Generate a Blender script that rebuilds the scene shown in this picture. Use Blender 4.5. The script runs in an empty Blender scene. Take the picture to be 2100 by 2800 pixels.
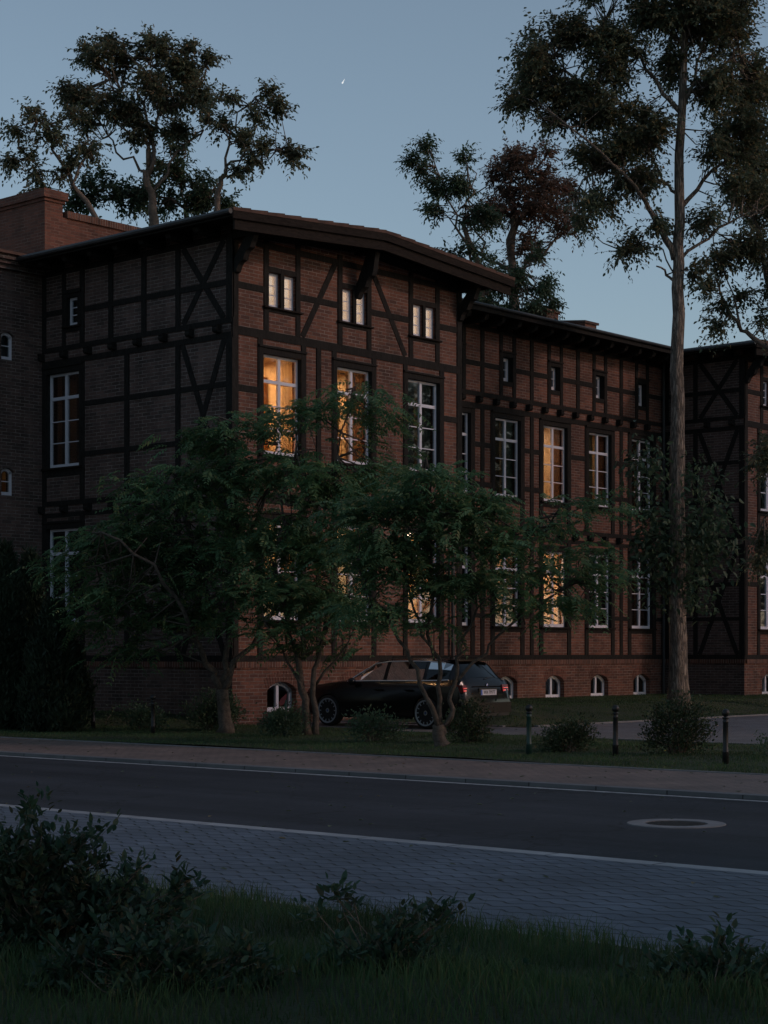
import bpy, bmesh, math, random
import numpy as np
from mathutils import Vector, Matrix
from math import radians as R_, sin, cos, pi
random.seed(7); rng = np.random.default_rng(7)
sc = bpy.context.scene
COL = sc.collection

# ------------------------------------------------------------------ camera
CX, CY, CH = -28.202, -29.119, 1.6
YAW = R_(41.2); CO, SI = cos(YAW), sin(YAW)
cam_d = bpy.data.cameras.new('camera'); cam = bpy.data.objects.new('camera', cam_d); COL.objects.link(cam)
cam.location = (CX, CY, CH); cam.rotation_euler = (R_(90), 0, YAW - R_(90))
cam_d.sensor_fit = 'HORIZONTAL'; cam_d.sensor_width = 24; cam_d.lens = 5030 / 2100 * 24
cam_d.shift_y = 385 / 2100; cam_d.clip_end = 6000; cam_d.clip_start = .1
sc.camera = cam
# ------------------------------------------------------------------ sky, sun, exposure
SUN_AZ = R_(-66)          # direction to the afterglow, measured from +X
SUN_EL = R_(28)
SKY_DIM, SKY_GLOW = 3.3, 4.7
w = bpy.data.worlds.new('World'); sc.world = w; w.use_nodes = True
nt = w.node_tree; bg = nt.nodes['Background']
sky = nt.nodes.new('ShaderNodeTexSky'); sky.sky_type = 'NISHITA'; sky.sun_disc = False
sky.sun_elevation = R_(4); sky.sun_rotation = R_(90) - SUN_AZ
sky.altitude = 100; sky.air_density = 1.0; sky.dust_density = 1.2; sky.ozone_density = 2.0
hs = nt.nodes.new('ShaderNodeHueSaturation'); hs.inputs['Saturation'].default_value = .8
nt.links.new(sky.outputs[0], hs.inputs['Color'])
# the afterglow lies beyond the house: the sky is brightest low in that direction and dims overhead and behind
tc = nt.nodes.new('ShaderNodeTexCoord'); dt = nt.nodes.new('ShaderNodeVectorMath'); dt.operation = 'DOT_PRODUCT'
dt.inputs[1].default_value = (CO * .93, SI * .93, .30); nt.links.new(tc.outputs['Generated'], dt.inputs[0])
rp_ = nt.nodes.new('ShaderNodeMapRange'); rp_.interpolation_type = 'SMOOTHSTEP'; nt.links.new(dt.outputs['Value'], rp_.inputs[0])
rp_.inputs[1].default_value = .35; rp_.inputs[2].default_value = .97; rp_.inputs[3].default_value = SKY_DIM; rp_.inputs[4].default_value = SKY_GLOW
mu = nt.nodes.new('ShaderNodeMix'); mu.data_type = 'RGBA'; mu.blend_type = 'MULTIPLY'; mu.inputs[0].default_value = 1
bl = nt.nodes.new('ShaderNodeMix'); bl.data_type = 'RGBA'; bl.inputs[0].default_value = .6; nt.links.new(hs.outputs[0], bl.inputs[6]); bl.inputs[7].default_value = (.40, .57, .75, 1)
nt.links.new(bl.outputs[2], mu.inputs[6]); nt.links.new(rp_.outputs[0], mu.inputs[7])
sx = nt.nodes.new('ShaderNodeSeparateXYZ'); nt.links.new(tc.outputs['Generated'], sx.inputs[0])
rz = nt.nodes.new('ShaderNodeMapRange'); nt.links.new(sx.outputs[2], rz.inputs[0]); rz.inputs[1].default_value = .0; rz.inputs[2].default_value = .36; rz.inputs[3].default_value = 1.0; rz.inputs[4].default_value = .68
m2 = nt.nodes.new('ShaderNodeMix'); m2.data_type = 'RGBA'; m2.blend_type = 'MULTIPLY'; m2.inputs[0].default_value = 1; nt.links.new(mu.outputs[2], m2.inputs[6]); nt.links.new(rz.outputs[0], m2.inputs[7])
m3 = nt.nodes.new('ShaderNodeMix'); m3.data_type = 'RGBA'; m3.blend_type = 'MULTIPLY'; m3.inputs[0].default_value = 1; nt.links.new(m2.outputs[2], m3.inputs[6]); m3.inputs[7].default_value = (.98, .97, 1.0, 1)
nt.links.new(m3.outputs[2], bg.inputs['Color']); bg.inputs['Strength'].default_value = .10
sl = bpy.data.lights.new('sun', 'SUN'); sun = bpy.data.objects.new('sun', sl); COL.objects.link(sun)
sl.energy = .55; sl.angle = R_(6); sl.color = (1, .68, .60)
d = Vector((cos(SUN_AZ) * cos(SUN_EL), sin(SUN_AZ) * cos(SUN_EL), sin(SUN_EL)))
sun.rotation_euler = d.to_track_quat('Z', 'Y').to_euler(); sun.location = (0, -20, 40)
sc.view_settings.view_transform = 'Standard'; sc.view_settings.look = 'None'
sc.view_settings.exposure = .18; sc.view_settings.gamma = 1
sc.cycles.max_bounces = 6; sc.cycles.transparent_max_bounces = 12
sc.cycles.sample_clamp_indirect = 2.0; sc.cycles.use_denoising = True

def at(dx, dy, zf):
    """world point at depth zf (m) of a point measured on the 1659 px wide view of the place"""
    px, py = dx * 1.26582, dy * 1.26582
    xr = (px - 1050) / 5030 * zf; z = CH + (1785 - py) / 5030 * zf
    return Vector((CX + zf * CO + xr * SI, CY + zf * SI - xr * CO, z))

# ------------------------------------------------------------------ materials
MATS = {}
class N:
    def __init__(s, name):
        s.m = bpy.data.materials.new(name); s.m.use_nodes = True; s.t = s.m.node_tree
        s.b = s.t.nodes['Principled BSDF']; s.out = s.t.nodes['Material Output']; MATS[name] = s.m
    def n(s, typ, **k):
        x = s.t.nodes.new('ShaderNode' + typ)
        for a, v in k.items():
            if a.startswith('_'): setattr(x, a[1:], v)
            else: x.inputs[int(a[1:]) if a[0] == 'i' and a[1:].isdigit() else a.replace('__', ' ')].default_value = v
        return x
    def l(s, a, b): s.t.links.new(a, b)
    def math(s, op, a, b=None):
        x = s.t.nodes.new('ShaderNodeMath'); x.operation = op
        for i, v in enumerate((a, b)):
            if v is None: continue
            if isinstance(v, (int, float)): x.inputs[i].default_value = v
            else: s.l(v, x.inputs[i])
        return x.outputs[0]
    def mix(s, f, a, b, mode='MIX'):
        x = s.t.nodes.new('ShaderNodeMix'); x.data_type = 'RGBA'; x.blend_type = mode
        for i, v in ((0, f), (6, a), (7, b)):
            if isinstance(v, (int, float)): x.inputs[i].default_value = v
            elif isinstance(v, tuple): x.inputs[i].default_value = (*v, 1)
            else: s.l(v, x.inputs[i])
        return x.outputs[2]
    def ramp(s, f, pts):
        x = s.t.nodes.new('ShaderNodeValToRGB'); s.l(f, x.inputs[0]); e = x.color_ramp.elements
        while len(e) < len(pts): e.new(.5)
        for q, (p, c) in zip(e, pts): q.position = p; q.color = (*c, 1) if isinstance(c, tuple) else (c, c, c, 1)
        return x.outputs[0]
    def noise(s, scale, vec=None, detail=4, rough=.6):
        x = s.t.nodes.new('ShaderNodeTexNoise'); x.inputs['Scale'].default_value = scale
        x.inputs['Detail'].default_value = detail; x.inputs['Roughness'].default_value = rough
        s.l(vec if vec is not None else s.pos(), x.inputs['Vector']); return x.outputs['Fac']
    def pos(s):
        if not hasattr(s, '_g'): s._g = s.t.nodes.new('ShaderNodeNewGeometry')
        return s._g.outputs['Position']
    def bump(s, h, dist=.01, strength=1, into=None):
        x = s.t.nodes.new('ShaderNodeBump'); x.inputs['Distance'].default_value = dist; x.inputs['Strength'].default_value = strength
        s.l(h, x.inputs['Height']); s.l(x.outputs[0], (into or s.b).inputs['Normal']); return x
    def col(s, c):
        if isinstance(c, tuple): s.b.inputs['Base Color'].default_value = (*c, 1)
        else: s.l(c, s.b.inputs['Base Color'])
    def rough(s, r): s.b.inputs['Roughness'].default_value = r

def brick_mat(name, bw=.27, bh=.081, c1=(.20, .082, .053), c2=(.125, .054, .040), mortar=(.34, .28, .245), flat=False, msize=.008):
    m = N(name); p = m.pos(); sp = m.n('SeparateXYZ'); m.l(p, sp.inputs[0])
    if flat:
        u, v = sp.outputs[0], sp.outputs[1]
    else:
        ns = m.n('SeparateXYZ'); m.l(m._g.outputs['True Normal'], ns.inputs[0])
        side = m.math('GREATER_THAN', m.math('ABSOLUTE', ns.outputs[0]), .7)
        u = m.math('ADD', m.math('MULTIPLY', sp.outputs[1], side), m.math('MULTIPLY', sp.outputs[0], m.math('SUBTRACT', 1.0, side)))
        v = sp.outputs[2]
    cb = m.n('CombineXYZ'); m.l(u, cb.inputs[0]); m.l(v, cb.inputs[1])
    br = m.n('TexBrick', Scale=1.0); br.inputs['Mortar Size'].default_value = msize; br.inputs['Mortar Smooth'].default_value = .3
    br.inputs['Brick Width'].default_value = bw; br.inputs['Row Height'].default_value = bh; br.inputs['Bias'].default_value = -.1
    br.inputs['Color1'].default_value = (0, 0, 0, 1); br.inputs['Color2'].default_value = (1, 1, 1, 1); br.inputs['Mortar'].default_value = (.5, .5, .5, 1)
    wob = m.n('VectorMath', _operation='ADD'); sc_ = m.n('VectorMath', _operation='SCALE'); sc_.inputs['Scale'].default_value = .012
    nz = m.t.nodes.new('ShaderNodeTexNoise'); nz.inputs['Scale'].default_value = 6; m.l(cb.outputs[0], nz.inputs['Vector'])
    m.l(nz.outputs['Color'], sc_.inputs[0]); m.l(cb.outputs[0], wob.inputs[0]); m.l(sc_.outputs[0], wob.inputs[1]); m.l(wob.outputs[0], br.inputs['Vector'])
    base = m.ramp(br.outputs['Color'], [(0, c2), (.45, c1), (.8, tuple(x * 1.15 for x in c1)), (1, (c1[0] * .62, c1[1] * .68, c1[2] * .85))])
    big = m.noise(.7, p); base = m.mix(1.0, base, m.ramp(big, [(.3, .62), (.7, 1.25)]), 'MULTIPLY')
    mp = m.n('Mapping'); mp.inputs['Scale'].default_value = (2.2, 2.2, .25); m.l(p, mp.inputs[0]); base = m.mix(1.0, base, m.ramp(m.noise(1.0, mp.outputs[0], 6), [(.35, .72), (.6, 1.12)]), 'MULTIPLY')
    fine = m.noise(40, p); base = m.mix(1.0, base, m.ramp(fine, [(.25, .7), (.75, 1.2)]), 'MULTIPLY')
    mort = m.mix(m.ramp(m.noise(3.5, p), [(.4, 0.), (.65, 1.)]), tuple(x * .45 for x in mortar), mortar)
    m.col(m.mix(br.outputs['Fac'], base, mort)); m.rough(.85)
    h = m.math('SUBTRACT', m.math('MULTIPLY', fine, .3), br.outputs['Fac']); m.bump(h, .012, .8)
    return m.m
brick_mat('brick')
brick_mat('brick_soldier', .085, .5, (.17, .075, .05), (.10, .045, .032))
brick_mat('brick_red', .27, .081, (.175, .068, .046), (.12, .05, .036), (.3, .2, .16))
brick_mat('brick_grey', .27, .081, (.14, .09, .078), (.09, .064, .057), (.32, .28, .26))
def simple(name, c, rough=.6, ns=8, var=.3, bump=.0, metal=0., spec=.5, bs=None):
    m = N(name); f = m.noise(ns, detail=6)
    m.col(m.mix(m.ramp(f, [(.3, 0.), (.7, 1.)]), tuple(x * (1 - var) for x in c), tuple(min(1, x * (1 + var)) for x in c)))
    m.rough(rough); m.b.inputs['Metallic'].default_value = metal; m.b.inputs['Specular IOR Level'].default_value = spec
    if bump: m.bump(m.noise(bs or ns * 4), bump)
    return m
def wood(name, c, stretch):
    m = N(name); mp = m.n('Mapping'); mp.inputs['Scale'].default_value = stretch; m.l(m.pos(), mp.inputs[0])
    f = m.noise(3, mp.outputs[0], 6, .7)
    m.col(m.mix(m.ramp(f, [(.3, 0.), (.7, 1.)]), tuple(x * .55 for x in c), tuple(x * 1.6 for x in c))); m.rough(.85); m.b.inputs['Specular IOR Level'].default_value = .12; m.bump(f, .006, .7)
wood('timber', (.025, .0235, .022), (9, 9, 2))
wood('timber_brown', (.024, .019, .0165), (2, 2, 9))
simple('white_paint', (.78, .80, .90), .45, 5, .06, spec=.4)
simple('tile', (.095, .05, .037), .8, 3, .4, .01)
simple('zinc', (.045, .047, .05), .5, 4, .2)
simple('paint_line', (.42, .42, .44), .8, 9, .35)
simple('stone', (.24, .24, .24), .85, 6, .25, .004)
simple('concrete', (.20, .20, .21), .9, 4, .2, .004)
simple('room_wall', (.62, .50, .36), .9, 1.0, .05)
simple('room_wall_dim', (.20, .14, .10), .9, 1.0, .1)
simple('room_wood', (.30, .15, .06), .5, 3, .2)
def cloth(name, c):
    m = N(name); mix = m.n('MixShader'); tr = m.n('BsdfTranslucent'); df = m.n('BsdfDiffuse'); mix.inputs[0].default_value = .5
    tr.inputs[0].default_value = (*c, 1); df.inputs[0].default_value = (*c, 1)
    m.l(df.outputs[0], mix.inputs[1]); m.l(tr.outputs[0], mix.inputs[2]); m.l(mix.outputs[0], m.out.inputs[0])
cloth('curtain_grey', (.15, .165, .175)); cloth('curtain_brown', (.2, .12, .08)); cloth('curtain_green', (.13, .165, .155)); cloth('curtain_cream', (.7, .55, .36))
def glass(name, tint=(.85, .9, .92), rough=.02, refl=1.0):
    m = N(name); tr = m.n('BsdfTransparent'); tr.inputs[0].default_value = (*tint, 1)
    gl = m.n('BsdfGlossy'); gl.inputs['Roughness'].default_value = rough; fr = m.n('Fresnel'); fr.inputs[0].default_value = 1.5
    f = m.math('MULTIPLY', fr.outputs[0], refl); b = m.bump(m.noise(.9, detail=0), .02, .2, gl)
    mix = m.n('MixShader'); m.l(f, mix.inputs[0]); m.l(tr.outputs[0], mix.inputs[1]); m.l(gl.outputs[0], mix.inputs[2]); m.l(mix.outputs[0], m.out.inputs[0])
glass('glass', refl=.75); glass('car_glass', (.03, .045, .045), .03, 1.3)
def emis(name, c, s):
    m = N(name); m.col((.5, .4, .3)); m.b.inputs['Emission Color'].default_value = (*c, 1); m.b.inputs['Emission Strength'].default_value = s
    return m
def blind(name, c, s):
    m = emis(name, c, s); f = m.noise(1.7); e = m.mix(m.ramp(f, [(.3, 0.), (.7, 1.)]), tuple(x * .8 for x in c), c); m.l(e, m.b.inputs['Emission Color'])
blind('lit_blind', (1, .62, .40), 1.6)
emis('bulb', (1, .72, .5), 6); emis('tail_light', (1, .03, .04), .5); emis('trail_glow', (.85, .95, 1), .7)  # aircraft trail glows by itself in place of sunlight on it
simple('tail_lens', (.16, .01, .012), .4, 9, .2)
simple('bark_ash', (.095, .08, .066), .9, 14, .5, .02)
simple('bark', (.17, .135, .11), .9, 10, .45, .02)
def bark(name, c, sc3=(16, 16, 2.4)):
    m = N(name); mp = m.n('Mapping'); mp.inputs['Scale'].default_value = sc3; m.l(m.pos(), mp.inputs[0])
    v = m.t.nodes.new('ShaderNodeTexVoronoi'); v.feature = 'DISTANCE_TO_EDGE'; v.inputs['Scale'].default_value = 1.0
    ad = m.n('VectorMath', _operation='ADD'); nz = m.t.nodes.new('ShaderNodeTexNoise'); nz.inputs['Scale'].default_value = 2.5; m.l(mp.outputs[0], nz.inputs['Vector'])
    m.l(mp.outputs[0], ad.inputs[0]); m.l(nz.outputs['Color'], ad.inputs[1]); m.l(ad.outputs[0], v.inputs['Vector'])
    h = m.ramp(v.outputs['Distance'], [(0, 0.), (.25, 1.)]); f = m.noise(3)
    col = m.mix(h, tuple(x * .35 for x in c), c); m.col(m.mix(1.0, col, m.ramp(f, [(.3, .7), (.7, 1.3)]), 'MULTIPLY')); m.rough(.9); m.bump(h, .03, 1)
bark('bark_ridged', (.33, .27, .22))
def leafm(name, a, b, c3=None, rough=.5, trans=.3):
    m = N(name); g = m.n('NewGeometry'); r = g.outputs['Random Per Island']
    pts = [(0, a), (.75, b)] + ([(1., c3)] if c3 else [(1., b)])
    col = m.ramp(r, pts); big = m.noise(.8); col = m.mix(1.0, col, m.ramp(big, [(.35, .65), (.65, 1.35)]), 'MULTIPLY')
    m.col(col); m.rough(rough); m.b.inputs['Specular IOR Level'].default_value = .35
    tr = m.n('BsdfTranslucent'); m.l(col, tr.inputs[0]); mix = m.n('MixShader'); mix.inputs[0].default_value = trans
    m.l(m.b.outputs[0], mix.inputs[1]); m.l(tr.outputs[0], mix.inputs[2]); m.l(mix.outputs[0], m.out.inputs[0])
leafm('leaf_ash', (.085, .175, .085), (.125, .235, .11), (.24, .26, .11), trans=.45)
leafm('leaf_olive', (.10, .13, .085), (.15, .175, .11), (.22, .16, .09), trans=.45)
leafm('leaf_brown', (.12, .09, .068), (.18, .115, .085), (.25, .13, .10), trans=.45)
leafm('leaf_big', (.09, .125, .08), (.135, .16, .10), (.25, .19, .09), trans=.45)
leafm('leaf_dark', (.06, .11, .068), (.085, .135, .08), trans=.4)
leafm('leaf_shrub', (.04, .075, .04), (.065, .095, .05), (.09, .07, .04))
leafm('leaf_front', (.03, .075, .05), (.055, .10, .06), (.07, .06, .035))
leafm('leaf_thuja', (.022, .045, .028), (.035, .06, .035))
leafm('grass_blade', (.035, .08, .03), (.06, .115, .045), (.10, .09, .04), .6, .25)
# ground surfaces
m = N('asphalt'); f = m.noise(90, detail=3); g = m.noise(.5, detail=5)
c = m.mix(m.ramp(g, [(.3, 0.), (.7, 1.)]), (.025, .0275, .034), (.038, .042, .052)); c = m.mix(m.ramp(m.noise(7, detail=8, rough=.8), [(.52, 0.), (.6, .5)]), c, (.05, .05, .056)); c = m.mix(m.ramp(f, [(.62, 0.), (.74, .7)]), c, (.12, .12, .13)); m.col(c); mp = m.n('Mapping'); mp.inputs['Scale'].default_value = (1.3, .07, 1); m.l(m.pos(), mp.inputs[0]); c = m.mix(1.0, c, m.ramp(m.noise(1.0, mp.outputs[0], 5), [(.35, .75), (.65, 1.25)]), 'MULTIPLY')
vr = m.t.nodes.new('ShaderNodeTexVoronoi'); vr.feature = 'DISTANCE_TO_EDGE'; vr.inputs['Scale'].default_value = .45; va = m.n('VectorMath', _operation='ADD'); nv = m.t.nodes.new('ShaderNodeTexNoise'); nv.inputs['Scale'].default_value = 1.6; nv.inputs['Detail'].default_value = 6; m.l(m.pos(), nv.inputs['Vector']); m.l(m.pos(), va.inputs[0]); m.l(nv.outputs['Color'], va.inputs[1]); m.l(va.outputs[0], vr.inputs['Vector'])
c = m.mix(m.ramp(vr.outputs['Distance'], [(.004, .6), (.010, 0.)]), c, (.012, .012, .013)); m.col(c); m.rough(.85); m.b.inputs['Specular IOR Level'].default_value = .25; m.bump(f, .004)
m = N('soil'); m.col(m.mix(m.ramp(m.noise(2.5), [(.35, 0.), (.65, 1.)]), (.018, .030, .012), (.035, .045, .018))); m.rough(.95); m.bump(m.noise(30), .02)
def paver(name, bw, bh, c1, c2, joint, wave=0., swap=True, bumpd=.008, msize=.006):
    m = N(name); sp = m.n('SeparateXYZ'); m.l(m.pos(), sp.inputs[0]); X, Y = sp.outputs[0], sp.outputs[1]
    if swap: X, Y = Y, X
    cb = m.n('CombineXYZ')
    if wave:
        Y2 = m.math('ADD', Y, m.math('MULTIPLY', m.math('SINE', m.math('MULTIPLY', X, 2 * pi / (bw * .5))), wave))
        X = m.math('ADD', X, m.math('MULTIPLY', m.math('SINE', m.math('MULTIPLY', Y, 2 * pi / bh)), wave)); Y = Y2
    m.l(X, cb.inputs[0]); m.l(Y, cb.inputs[1])
    br = m.n('TexBrick', Scale=1.0); br.inputs['Brick Width'].default_value = bw; br.inputs['Row Height'].default_value = bh
    br.inputs['Mortar Size'].default_value = msize; br.inputs['Mortar Smooth'].default_value = .4
    br.inputs['Color1'].default_value = (*c1, 1); br.inputs['Color2'].default_value = (*c2, 1); br.inputs['Mortar'].default_value = (*joint, 1)
    m.l(cb.outputs[0], br.inputs['Vector'])
    c = m.mix(1.0, br.outputs['Color'], m.ramp(m.noise(1.1, detail=6), [(.3, .7), (.7, 1.25)]), 'MULTIPLY')
    m.col(c); m.rough(.75); m.bump(m.math('SUBTRACT', m.math('MULTIPLY', m.noise(25), .25), br.outputs['Fac']), bumpd)
m = N('paver_grey'); sp = m.n('SeparateXYZ'); m.l(m.pos(), sp.inputs[0]); X, Y = sp.outputs[0], sp.outputs[1]
wv = m.math('ADD', m.math('MULTIPLY', m.math('SINE', m.math('MULTIPLY', Y, 2 * pi / .225)), .030), m.math('MULTIPLY', m.math('SINE', m.math('MULTIPLY', Y, 2 * pi / .45)), .012))
v = m.math('DIVIDE', m.math('ADD', X, wv), .165); fr_ = m.math('FRACT', v); dd_ = m.math('ABSOLUTE', m.math('SUBTRACT', fr_, .5)); jt = m.ramp(dd_, [(.40, 0.), (.47, 1.)])
cb = m.n('CombineXYZ'); m.l(m.math('DIVIDE', Y, .225), cb.inputs[0]); m.l(v, cb.inputs[1]); br = m.n('TexBrick', Scale=1.0); br.inputs['Brick Width'].default_value = 1; br.inputs['Row Height'].default_value = 1; br.inputs['Mortar Size'].default_value = .02
br.inputs['Color1'].default_value = (.11, .135, .175, 1); br.inputs['Color2'].default_value = (.08, .10, .135, 1); br.inputs['Mortar'].default_value = (.07, .08, .10, 1); m.l(cb.outputs[0], br.inputs['Vector'])
c = m.mix(1.0, br.outputs['Color'], m.ramp(m.noise(.9, detail=7), [(.3, .65), (.7, 1.3)]), 'MULTIPLY'); m.col(m.mix(jt, c, (.03, .034, .042))); m.rough(.75)
m.bump(m.math('SUBTRACT', m.math('MULTIPLY', m.noise(25), .2), jt), .02)
paver('kerb_pale', 1.0, 5.0, (.34, .35, .37), (.28, .29, .31), (.08, .08, .085), 0, True, .01, .012)
paver('kerb_stone', 1.0, 5.0, (.15, .155, .165), (.12, .125, .135), (.05, .05, .055), 0, True, .01, .012)
paver('paver_red', .2, .1, (.21, .15, .13), (.16, .12, .105), (.06, .05, .046), 0)
paver('paver_drive', .2, .1, (.15, .15, .165), (.12, .12, .135), (.045, .045, .05), 0, False)
simple('car_paint', (.006, .006, .007), .22, 2, .2, spec=.4); MATS['car_paint'].node_tree.nodes['Principled BSDF'].inputs['Coat Weight'].default_value = .12
simple('rubber', (.012, .012, .013), .8); simple('alloy', (.36, .39, .44), .35, 4, .1, metal=.3); simple('chrome', (.8, .83, .9), .35, 3, .05, metal=.5)
simple('black_plastic', (.012, .012, .013), .5); simple('plate_white', (.62, .62, .68), .5, 3, .04); simple('ink', (.02, .02, .03), .5)
simple('emblem_blue', (.05, .13, .55), .3); simple('emblem_white', (.8, .8, .82), .3)
simple('cast_iron', (.011, .013, .015), .45, 6, .3, .003); simple('cast_iron_green', (.01, .042, .034), .45, 6, .3, .003)
simple('rust_iron', (.045, .035, .03), .7, 12, .4, .01); simple('red_enamel', (.14, .02, .025), .5)

# ------------------------------------------------------------------ mesh helpers
class MB:
    def __init__(s): s.V = []; s.F = []
    def add(s, vs, fs):
        o = len(s.V); s.V += [tuple(v) for v in vs]; s.F += [tuple(o + i for i in f) for f in fs]; return s
    def hexa(s, vs): return s.add(vs, [(0, 1, 2, 3), (7, 6, 5, 4), (0, 4, 5, 1), (1, 5, 6, 2), (2, 6, 7, 3), (3, 7, 4, 0)])
    def box(s, x0, x1, y0, y1, z0, z1):
        return s.hexa([(x0, y0, z0), (x1, y0, z0), (x1, y1, z0), (x0, y1, z0), (x0, y0, z1), (x1, y0, z1), (x1, y1, z1), (x0, y1, z1)])
    def mbox(s, M, u0, u1, z0, z1, d0, d1):
        return s.hexa([M(u0, z0, d0), M(u1, z0, d0), M(u1, z0, d1), M(u0, z0, d1), M(u0, z1, d0), M(u1, z1, d0), M(u1, z1, d1), M(u0, z1, d1)])
    def mbar(s, M, a, b, w_, d0, d1):
        (u0, z0), (u1, z1) = a, b; L = math.hypot(u1 - u0, z1 - z0); nx, nz = -(z1 - z0) / L * w_ / 2, (u1 - u0) / L * w_ / 2
        q = [(u0 - nx, z0 - nz), (u1 - nx, z1 - nz), (u1 + nx, z1 + nz), (u0 + nx, z0 + nz)]
        return s.hexa([M(a_, b_, d0) for a_, b_ in q] + [M(a_, b_, d1) for a_, b_ in q])
    def prism(s, loop0, loop1):
        n = len(loop0); return s.add(list(loop0) + list(loop1), [tuple(range(n)), tuple(range(2 * n - 1, n - 1, -1))] + [(i, (i + 1) % n, n + (i + 1) % n, n + i) for i in range(n)])
    def quad(s, *v): return s.add(v, [tuple(range(len(v)))])
    def tube(s, pts, rad, n=6, cap=True):
        pts = [Vector(p) for p in pts]; rad = [rad] * len(pts) if isinstance(rad, (int, float)) else rad
        vs = []; ref = Vector((0, 0, 1)); t0 = (pts[-1] - pts[0])
        if abs(t0.normalized().z) > .8: ref = Vector((1, 0, 0))
        for i, p in enumerate(pts):
            t = (pts[min(i + 1, len(pts) - 1)] - pts[max(i - 1, 0)]).normalized()
            a = t.cross(ref).normalized(); b = t.cross(a)
            vs += [p + (a * cos(2 * pi * k / n) + b * sin(2 * pi * k / n)) * rad[i] for k in range(n)]
        fs = [(i * n + k, i * n + (k + 1) % n, (i + 1) * n + (k + 1) % n, (i + 1) * n + k) for i in range(len(pts) - 1) for k in range(n)]
        if cap: fs += [tuple(range(n)), tuple(range(len(vs) - 1, len(vs) - n - 1, -1))]
        return s.add(vs, fs)
    def lathe(s, prof, n=16, c=(0, 0, 0), axis='Z'):
        vs = []
        for r, h in prof:
            for k in range(n):
                a = 2 * pi * k / n
                v = (r * cos(a), r * sin(a), h) if axis == 'Z' else (h, r * cos(a), r * sin(a))
                vs.append((v[0] + c[0], v[1] + c[1], v[2] + c[2]))
        m_ = len(prof)
        fs = [(i * n + k, i * n + (k + 1) % n, (i + 1) * n + (k + 1) % n, (i + 1) * n + k) for i in range(m_ - 1) for k in range(n)]
        if prof[0][0] > 1e-4: fs.append(tuple(range(n)))
        if prof[-1][0] > 1e-4: fs.append(tuple(range((m_ - 1) * n, m_ * n)))
        return s.add(vs, fs)
    def build(s, name, mat, parent=None, label=None, smooth=False, org=None, **k):
        org = org or root_of(parent)
        me = bpy.data.meshes.new(name); me.from_pydata([(v[0] - org[0], v[1] - org[1], v[2] - org[2]) for v in s.V], [], s.F)
        bm = bmesh.new(); bm.from_mesh(me); bmesh.ops.remove_doubles(bm, verts=bm.verts, dist=1e-5) if smooth else None
        bmesh.ops.recalc_face_normals(bm, faces=bm.faces); bm.to_mesh(me); bm.free()
        me.materials.append(MATS[mat])
        if smooth: me.polygons.foreach_set('use_smooth', [True] * len(me.polygons))
        return link(name, me, parent, org, label, **k)
def root_of(p):
    while p is not None and p.parent is not None: p = p.parent
    return tuple(p.location) if p is not None else (0, 0, 0)
def link(name, me, parent=None, org=(0, 0, 0), label=None, cat=None, group=None, kind=None):
    o = bpy.data.objects.new(name, me); COL.objects.link(o)
    if parent is not None: o.parent = parent
    else: o.location = org
    if label: o['label'] = label
    if cat: o['category'] = cat
    if group: o['group'] = group
    if kind: o['kind'] = kind
    return o
def thing(name, label, cat, loc=(0, 0, 0), group=None): return link(name, None, None, loc, label, cat, group)
def np_mesh(name, V, nper, faces, mat, parent=None, **k):
    """V: (n, nper, 3); faces: list of index tuples within one piece (all the same length)"""
    org = np.array(root_of(parent)); n = V.shape[0]; fl = len(faces[0]); F = np.array(faces)
    idx = (F[None] + (np.arange(n) * nper)[:, None, None]).reshape(-1)
    me = bpy.data.meshes.new(name); me.vertices.add(n * nper); me.vertices.foreach_set('co', (V.reshape(-1, 3) - org).astype(np.float32).ravel())
    me.loops.add(len(idx)); me.loops.foreach_set('vertex_index', idx.astype(np.int32)); npoly = n * len(faces); me.polygons.add(npoly)
    me.polygons.foreach_set('loop_start', (np.arange(npoly) * fl).astype(np.int32)); me.update(calc_edges=True); me.materials.append(MATS[mat])
    return link(name, me, parent, (0, 0, 0), **k)
def nrm(a): return a / np.maximum(np.linalg.norm(a, axis=-1, keepdims=True), 1e-9)
def leaf_V(P, D, Nn, L, W):
    D = nrm(D); S = nrm(np.cross(D, Nn)); N2 = np.cross(S, D); L = L[:, None]; W = W[:, None]
    return np.stack([P, P + D * .3 * L + S * W * .5 + N2 * .12 * W, P + D * .68 * L + S * W * .4 + N2 * .10 * W - N2 * .05 * L, P + D * L - N2 * .16 * L,
                     P + D * .68 * L - S * W * .4 + N2 * .10 * W - N2 * .05 * L, P + D * .3 * L - S * W * .5 + N2 * .12 * W], 1)
LF = [(0, 1, 2, 3), (0, 3, 4, 5)]
def F_(y0): return lambda u, z, d: (u, y0 - d, z)
def S_(x0): return lambda u, z, d: (x0 - d, u, z)

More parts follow.
